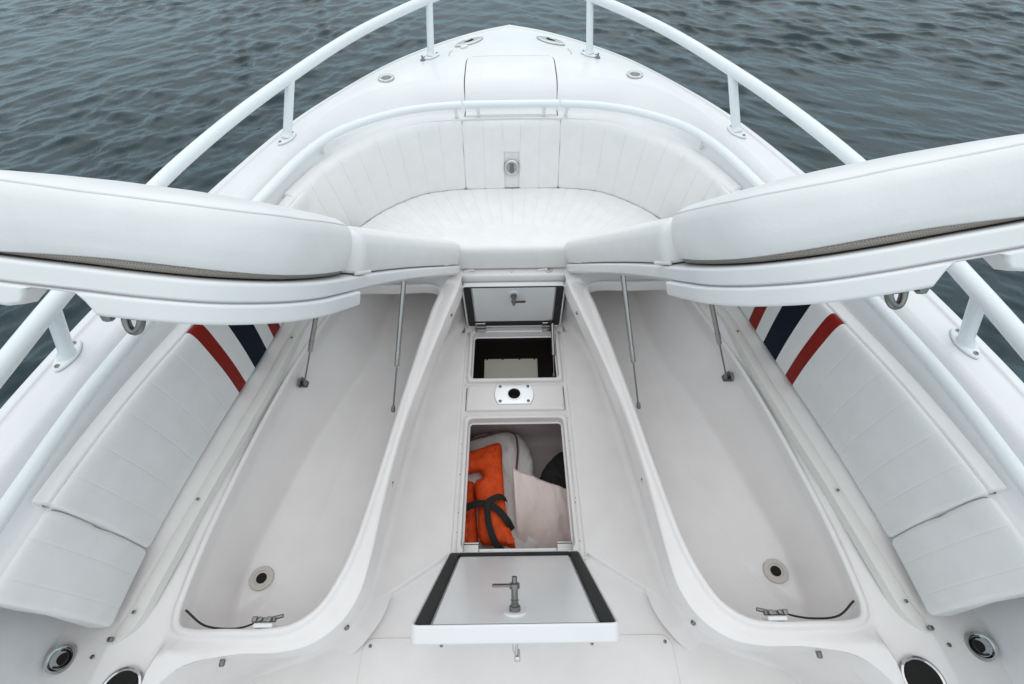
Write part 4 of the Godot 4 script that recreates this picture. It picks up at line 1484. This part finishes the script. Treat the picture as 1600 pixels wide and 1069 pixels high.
	put("cover", fs, M.vinyl, fb)
	for x in [-0.185, 0.12]:
		var tb := Surf.new()
		tb.rbox(Vector3(0.045, 0.007, 0.012), 0.003, Transform3D(Basis.from_euler(Vector3(0, 0, 0.12)), Vector3(x, 0.3405, -1.449)))
		put("snap_tab", tb, M.cloth, fb)

func along(c: Array, acc: Array, d: float) -> Vector3:
	for i in range(1, c.size()):
		if acc[i] >= d or i == c.size() - 1:
			return c[i - 1].lerp(c[i], clampf((d - acc[i - 1]) / maxf(acc[i] - acc[i - 1], 1e-6), 0, 1))
	return c[0]

func back_row(bc: Array, tc: Array, acc: Array, dist: float, puff: float) -> PackedVector3Array:
	var b := along(bc, acc, dist)
	var t := along(tc, acc, dist)
	var b2 := along(bc, acc, minf(dist + 0.01, acc[-1]))
	var b1 := along(bc, acc, maxf(dist - 0.01, 0.0))
	var tg := (b2 - b1).normalized()
	var inw := tg.cross(Vector3.UP).normalized()
	if inw.dot(Vector3(0, 0, -1.3) - b) < 0: inw = -inw
	var p := inw * (0.0034 * puff - 0.003)
	return fillet(pv([b - inw * 0.05, b + p * 0.6 - Vector3(0, 0.007, 0), b.lerp(t, 0.5) + p + inw * 0.006, t + p, t - inw * 0.050 + Vector3(0, 0.004, 0), t - inw * 0.055 - Vector3(0, 0.06, 0)]), [0, 0.009, 0.06, 0.026, 0.012, 0], 5)

func mid_back(parent: Node, x0: float, x1: float, y0: float, y1: float, ends: int) -> void:
	var rows := []
	var nch := maxi(1, int(round((x1 - x0) / 0.083)))
	var prof := [[0.0, 0.0], [0.02, 0.55], [0.06, 0.82], [0.2, 0.96], [0.5, 1.0], [0.8, 0.96], [0.94, 0.82], [0.98, 0.55]]
	for c in nch + 1:
		for q in prof:
			if c == nch and q[0] > 0: continue
			var x: float = x0 + (x1 - x0) * (c + q[0]) / nch
			var pf: float = q[1]
			if (c == 0 and q[0] == 0.0) or c == nch: pf = 0.5
			var z0 := -1.886 + (y0 - 0.455) * -0.235
			var z1 := -1.948
			var pz := 0.0034 * pf - 0.003
			rows.append(fillet(pv([Vector3(x, y0, z0 - 0.05), Vector3(x, y0, z0 + pz), Vector3(x, (y0 + y1) / 2, (z0 + z1) / 2 + pz + 0.004), Vector3(x, y1, z1 + pz), Vector3(x, y1 + 0.004, z1 - 0.05), Vector3(x, y1 - 0.06, z1 - 0.052)]), [0, 0.014, 0.06, 0.024, 0.01, 0], 5))
	var su := Surf.new()
	su.grid(round_ends(rows, 0.006, ends) if ends else rows, Vector3(0, 0.4, 1))
	put("cover", su, M.vinyl, parent)

# ---------------------------------------------------------------- things in the well
func soft_sheet(s: Surf, outline: Array, thick: float, xf: Transform3D, wob: float, sd: int) -> void:
	# puffy slab with an uneven surface
	var nz := FastNoiseLite.new(); nz.seed = sd; nz.frequency = 9.0; nz.fractal_octaves = 3
	var c := Vector2.ZERO
	for p in outline: c += p
	c /= outline.size()
	var rows := []
	for l in [[1.0, 0.0], [0.5, 0.0], [0.08, 0.0], [0.0, 0.12], [-0.02, 0.45], [0.0, 0.8], [0.07, 0.97], [0.2, 1.05], [0.4, 1.1], [0.65, 1.12], [1.0, 1.12]]:
		var row := PackedVector3Array()
		for p in outline:
			var q: Vector2 = p.lerp(c, l[0])
			var h: float = l[1] * thick
			var w: float = nz.get_noise_2d(q.x * 3.0, q.y * 3.0) * wob * (1.0 if l[1] > 0.1 else 0.0)
			row.append(xf * Vector3(q.x + nz.get_noise_2d(q.y * 2.0, h * 8.0) * wob * 0.3, h + w, q.y))
		rows.append(row)
	s.grid(rows, Vector3.ZERO, false, true)

func v2(a: Array) -> Array:
	var o := []
	for q in a: o.append(Vector2(q[0], -q[1]))
	return o

func build_contents() -> void:
	# life jacket lying in the well, coordinates (x, forward)
	var lj := thing("life_jacket", "orange foam life jacket with black webbing strap in the open floor hatch", "life jacket")
	var tilt := Transform3D(Basis.from_euler(Vector3(-0.10, 0, 0.05)), Vector3(0, -0.128, 0))
	var fpnl := cr(v2([[-0.138, 0.772], [-0.160, 0.765], [-0.168, 0.735], [-0.150, 0.64], [-0.145, 0.56], [-0.135, 0.515], [-0.09, 0.505], [-0.04, 0.500], [-0.008, 0.488], [-0.022, 0.55], [-0.038, 0.62], [-0.048, 0.70], [-0.052, 0.76], [-0.058, 0.84], [-0.066, 0.93], [-0.10, 0.925], [-0.16, 0.905], [-0.215, 0.885], [-0.225, 0.84], [-0.215, 0.80], [-0.17, 0.806], [-0.145, 0.800]]), 5, true)
	var s1 := Surf.new()
	var nz := FastNoiseLite.new()
	# one continuous puffy body: rings follow the outline inward
	flat_puff(s1, fpnl, 0.055, tilt, 31, [0.0, 0.006, 0.016, 0.026])
	put("foam_panel", s1, M.orange, lj)
	var s2 := Surf.new()
	var rear := cr(v2([[-0.175, 0.775], [-0.225, 0.765], [-0.235, 0.55], [-0.235, 0.46], [-0.19, 0.455], [-0.15, 0.455], [-0.148, 0.52], [-0.155, 0.60], [-0.165, 0.70]]), 5, true)
	flat_puff(s2, rear, 0.05, Transform3D(Basis.from_euler(Vector3(-0.10, 0, 0.12)), Vector3(0, -0.155, 0)), 33, [0.0, 0.006, 0.015, 0.022])
	put("rear_panel", s2, M.orange, lj)
	var st := Surf.new()
	var sp := []
	for q in [[-0.225, 0.055, 0.615], [-0.16, 0.072, 0.640], [-0.11, 0.077, 0.637], [-0.07, 0.075, 0.615], [-0.035, 0.068, 0.575], [-0.018, 0.03, 0.555]]: sp.append(tilt * Vector3(q[0], q[1], -q[2]))
	ribbon(st, sp, 0.026)
	put("strap", st, M.web, lj)
	var st2 := Surf.new()
	sp = []
	for q in [[-0.042, 0.02, 0.680], [-0.056, 0.068, 0.668], [-0.075, 0.080, 0.660], [-0.105, 0.083, 0.640], [-0.105, 0.080, 0.585], [-0.092, 0.076, 0.53], [-0.07, 0.05, 0.488], [-0.015, -0.02, 0.47]]: sp.append(tilt * Vector3(q[0], q[1], -q[2]))
	ribbon(st2, sp, 0.024)
	put("strap_tail", st2, M.web, lj)
	# crumpled white bag with a brown piped edge, behind the jacket
	var wb := thing("cloth_bag", "crumpled white cloth bag with brown piping behind the orange life jacket", "bag")
	var ws := Surf.new()
	soft_sheet(ws, cr(v2([[-0.22, 0.985], [-0.12, 1.02], [-0.02, 1.03], [0.03, 0.99], [0.065, 0.90], [0.075, 0.80], [0.10, 0.70], [0.08, 0.52], [0.0, 0.46], [-0.10, 0.46], [-0.22, 0.50]]), 6, true), 0.14, Transform3D(Basis.from_euler(Vector3(0, 0, -0.06)), Vector3(0, -0.388, 0)), 0.02, 41)
	put("bag_body", ws, M.cloth, wb)
	var pp := Surf.new()
	pp.tube(pv(cr([Vector3(-0.24, -0.225, -0.955), Vector3(-0.15, -0.215, -0.975), Vector3(-0.05, -0.21, -0.997), Vector3(-0.005, -0.21, -0.985), Vector3(0.008, -0.205, -0.92), Vector3(0.0, -0.20, -0.80)], 6)), 0.0045, 8)
	put("piping", pp, M.brown, wb)
	# pale folded seat cover standing in the right half
	var cv := thing("seat_cover", "pale pinkish folded fabric cover beside the orange life jacket in the floor hatch", "cover")
	var cs := Surf.new()
	var rows := []
	var nzz := FastNoiseLite.new(); nzz.seed = 52; nzz.frequency = 2.2
	for i in 31:
		var t := i / 30.0
		var row := PackedVector3Array()
		for k in 41:
			var u := k / 40.0
			# upper edge from the peak down to the right, lower edge along the after wall
			var topp := Vector3(lerpf(-0.012, 0.255, u), lerpf(-0.135, -0.175, u) - 0.01 * sin(u * PI), -lerpf(0.790, 0.70, u))
			var bot := Vector3(lerpf(0.005, 0.27, u), -0.34, -lerpf(0.445, 0.435, u))
			var p := topp.lerp(bot, t)
			p.y += 0.045 * sin(t * PI) + 0.010 * sin(u * 12.0 + t * 1.6 + 0.6) * (0.2 + t) + 0.004 * sin(u * 27.0 - t * 2.0) * t + nzz.get_noise_2d(u * 1.6, t * 0.9) * 0.012
			row.append(p)
		rows.append(row)
	var full := []
	# give it thickness: fold back under itself
	for i in range(30, -1, -1):
		var r := PackedVector3Array()
		for p in rows[i]: r.append(p + Vector3(0, -0.028, -0.012))
		full.append(r)
	full.append_array(rows)
	cs.grid(round_ends(full, 0.001, 0), Vector3(0, 1, 0.3))
	for e in [0, 40]:
		var a := PackedVector3Array(); var b := PackedVector3Array()
		for i in 31: a.append(rows[i][e]); b.append(rows[i][e] + Vector3(0, -0.028, -0.012))
		cs.grid([a, b], Vector3(-1 if e == 0 else 1, 0, 0))
	put("fabric", cs, M.cloth_pink, cv)
	# black bag in the far corner
	var bb := thing("black_bag", "black bag in the far starboard corner of the floor hatch", "bag")
	var bs := Surf.new()
	soft_sheet(bs, cr(v2([[0.10, 0.80], [0.14, 0.87], [0.20, 0.92], [0.275, 0.93], [0.285, 0.75], [0.27, 0.60], [0.17, 0.60], [0.12, 0.68]]), 6, true), 0.155, Transform3D(Basis(), Vector3(0, -0.39, 0)), 0.015, 61)
	put("bag_body", bs, M.web, bb)

func flat_puff(s: Surf, o: Array, th: float, xf: Transform3D, sd: int, ins: Array) -> void:
	# triangulated top and bottom with rounded sides, for outlines that are not convex
	var nz := FastNoiseLite.new(); nz.seed = sd; nz.frequency = 14.0
	var rows := []
	var lv := [[ins[2], 0.0], [ins[1], 0.004], [ins[0], 0.3 * th], [ins[0], 0.62 * th], [ins[1], 0.86 * th], [ins[2], 0.97 * th], [ins[3], 1.02 * th]]
	for l in lv:
		var row := PackedVector3Array()
		for p in offset2(o, -l[0]): row.append(xf * Vector3(p.x, l[1] + nz.get_noise_2d(p.x, p.y) * 0.010, p.y))
		rows.append(row)
	s.grid(rows, Vector3.ZERO, false, true)
	for e in [0, lv.size() - 1]:
		var poly := PackedVector2Array(offset2(o, -lv[e][0]))
		# a fine inner lattice so that the face can swell
		var pts := PackedVector2Array(poly)
		var ring := poly.size()
		var lo := Vector2(1e9, 1e9); var hi := -lo
		for p in poly: lo = lo.min(p); hi = hi.max(p)
		var x := lo.x
		while x < hi.x:
			var y := lo.y
			while y < hi.y:
				var q := Vector2(x, y)
				if Geometry2D.is_point_in_polygon(q, poly):
					var near := 1e9
					for p in poly: near = minf(near, p.distance_to(q))
					if near > 0.006: pts.append(q)
				y += 0.012
			x += 0.012
		var tri := Geometry2D.triangulate_delaunay(pts)
		var b0 := s.v.size()
		for k in pts.size():
			var q := pts[k]
			var near := 1e9
			for p in poly: near = minf(near, p.distance_to(q))
			var sw: float = 0.012 * (1.0 - exp(-near / 0.02)) + nz.get_noise_2d(q.x, q.y) * 0.010
			var h: float = lv[e][1] + (sw if e > 0 else 0.0)
			s.v.append(xf * Vector3(q.x, h, q.y))
			var g := Vector3.ZERO
			if k >= ring:
				var ee := 0.004
				var hx: float = nz.get_noise_2d(q.x + ee, q.y) - nz.get_noise_2d(q.x - ee, q.y)
				var hy: float = nz.get_noise_2d(q.x, q.y + ee) - nz.get_noise_2d(q.x, q.y - ee)
				g = Vector3(-hx * 0.010 / (2 * ee), 0, -hy * 0.010 / (2 * ee))
			s.n.append((xf.basis * (Vector3(g.x, 1, g.z)).normalized()) * (1.0 if e > 0 else -1.0))
			s.uv.append(q)
		for t in range(0, tri.size(), 3):
			var a := pts[tri[t]]; var b := pts[tri[t + 1]]; var c := pts[tri[t + 2]]
			if not Geometry2D.is_point_in_polygon((a + b + c) / 3.0, poly): continue
			var up := (b - a).cross(c - a) > 0.0
			if up == (e > 0): s.ix.append_array([b0 + tri[t], b0 + tri[t + 1], b0 + tri[t + 2]])
			else: s.ix.append_array([b0 + tri[t], b0 + tri[t + 2], b0 + tri[t + 1]])

func ribbon(s: Surf, ctrl: Array, w: float) -> void:
	var c := cr(ctrl, 6)
	var rows := []
	for i in c.size():
		var t: Vector3 = (c[mini(i + 1, c.size() - 1)] - c[maxi(i - 1, 0)]).normalized()
		var r: Vector3 = t.cross(Vector3.UP).normalized()
		var n: Vector3 = r.cross(t).normalized()
		rows.append(pv([c[i] - r * w * 0.5, c[i] - r * w * 0.5 + n * 0.0025, c[i] + n * 0.0032, c[i] + r * w * 0.5 + n * 0.0025, c[i] + r * w * 0.5, c[i] - n * 0.0005]))
	s.grid(rows, Vector3.ZERO, false, true)

# ---------------------------------------------------------------- scene
func _ready() -> void:
	var cam := Camera3D.new()
	cam.name = "camera"
	cam.fov = 2.0 * rad_to_deg(atan(534.5 / 711.0))
	cam.near = 0.03
	cam.far = 6000.0
	add_child(cam)
	var b := Basis(Vector3.RIGHT, deg_to_rad(-50.0))
	b = b * Basis(Vector3(0, 0, 1), deg_to_rad(-0.8))
	cam.transform = Transform3D(b, Vector3(-0.01, 1.6, 0))
	cam.current = true

	var we := WorldEnvironment.new()
	we.name = "environment"
	var env := Environment.new()
	env.background_mode = Environment.BG_SKY
	var sky := Sky.new()
	var sm := ProceduralSkyMaterial.new()
	sm.sky_top_color = Color(0.885, 0.905, 0.922)
	sm.sky_horizon_color = Color(0.60, 0.735, 0.79)
	sm.sky_curve = 0.25
	sm.ground_bottom_color = Color(0.30, 0.36, 0.38)
	sm.ground_horizon_color = Color(0.52, 0.62, 0.67)
	sm.sky_energy_multiplier = 1.0
	sky.sky_material = sm
	env.sky = sky
	env.tonemap_mode = Environment.TONE_MAPPER_LINEAR
	env.tonemap_exposure = 1.38
	env.sdfgi_enabled = true
	env.ssao_enabled = true
	env.ssil_enabled = true
	we.environment = env
	add_child(we)

	var sun := DirectionalLight3D.new()
	sun.name = "sun"
	sun.light_energy = 0.15
	sun.light_angular_distance = 100.0
	sun.light_color = Color(1.0, 0.992, 0.98)
	sun.shadow_enabled = true
	sun.sky_mode = DirectionalLight3D.SKY_MODE_LIGHT_ONLY
	sun.rotation_degrees = Vector3(-74, 165, 0)
	add_child(sun)

	_slack.seed = 88; _slack.frequency = 0.55; _slack.fractal_octaves = 3
	make_materials()
	build_water()
	var boat := thing("boat", "white open motor boat seen from its helm towards the bow", "boat")
	build_deck(boat)
	build_locker_lid(boat)
	build_boxes(boat)
	build_floor(boat)
	build_hatches(boat)
	build_lids(boat)
	build_rails(boat)
	build_deck_fittings(boat)
	build_forward_seat()
	build_bolsters()
	build_contents()
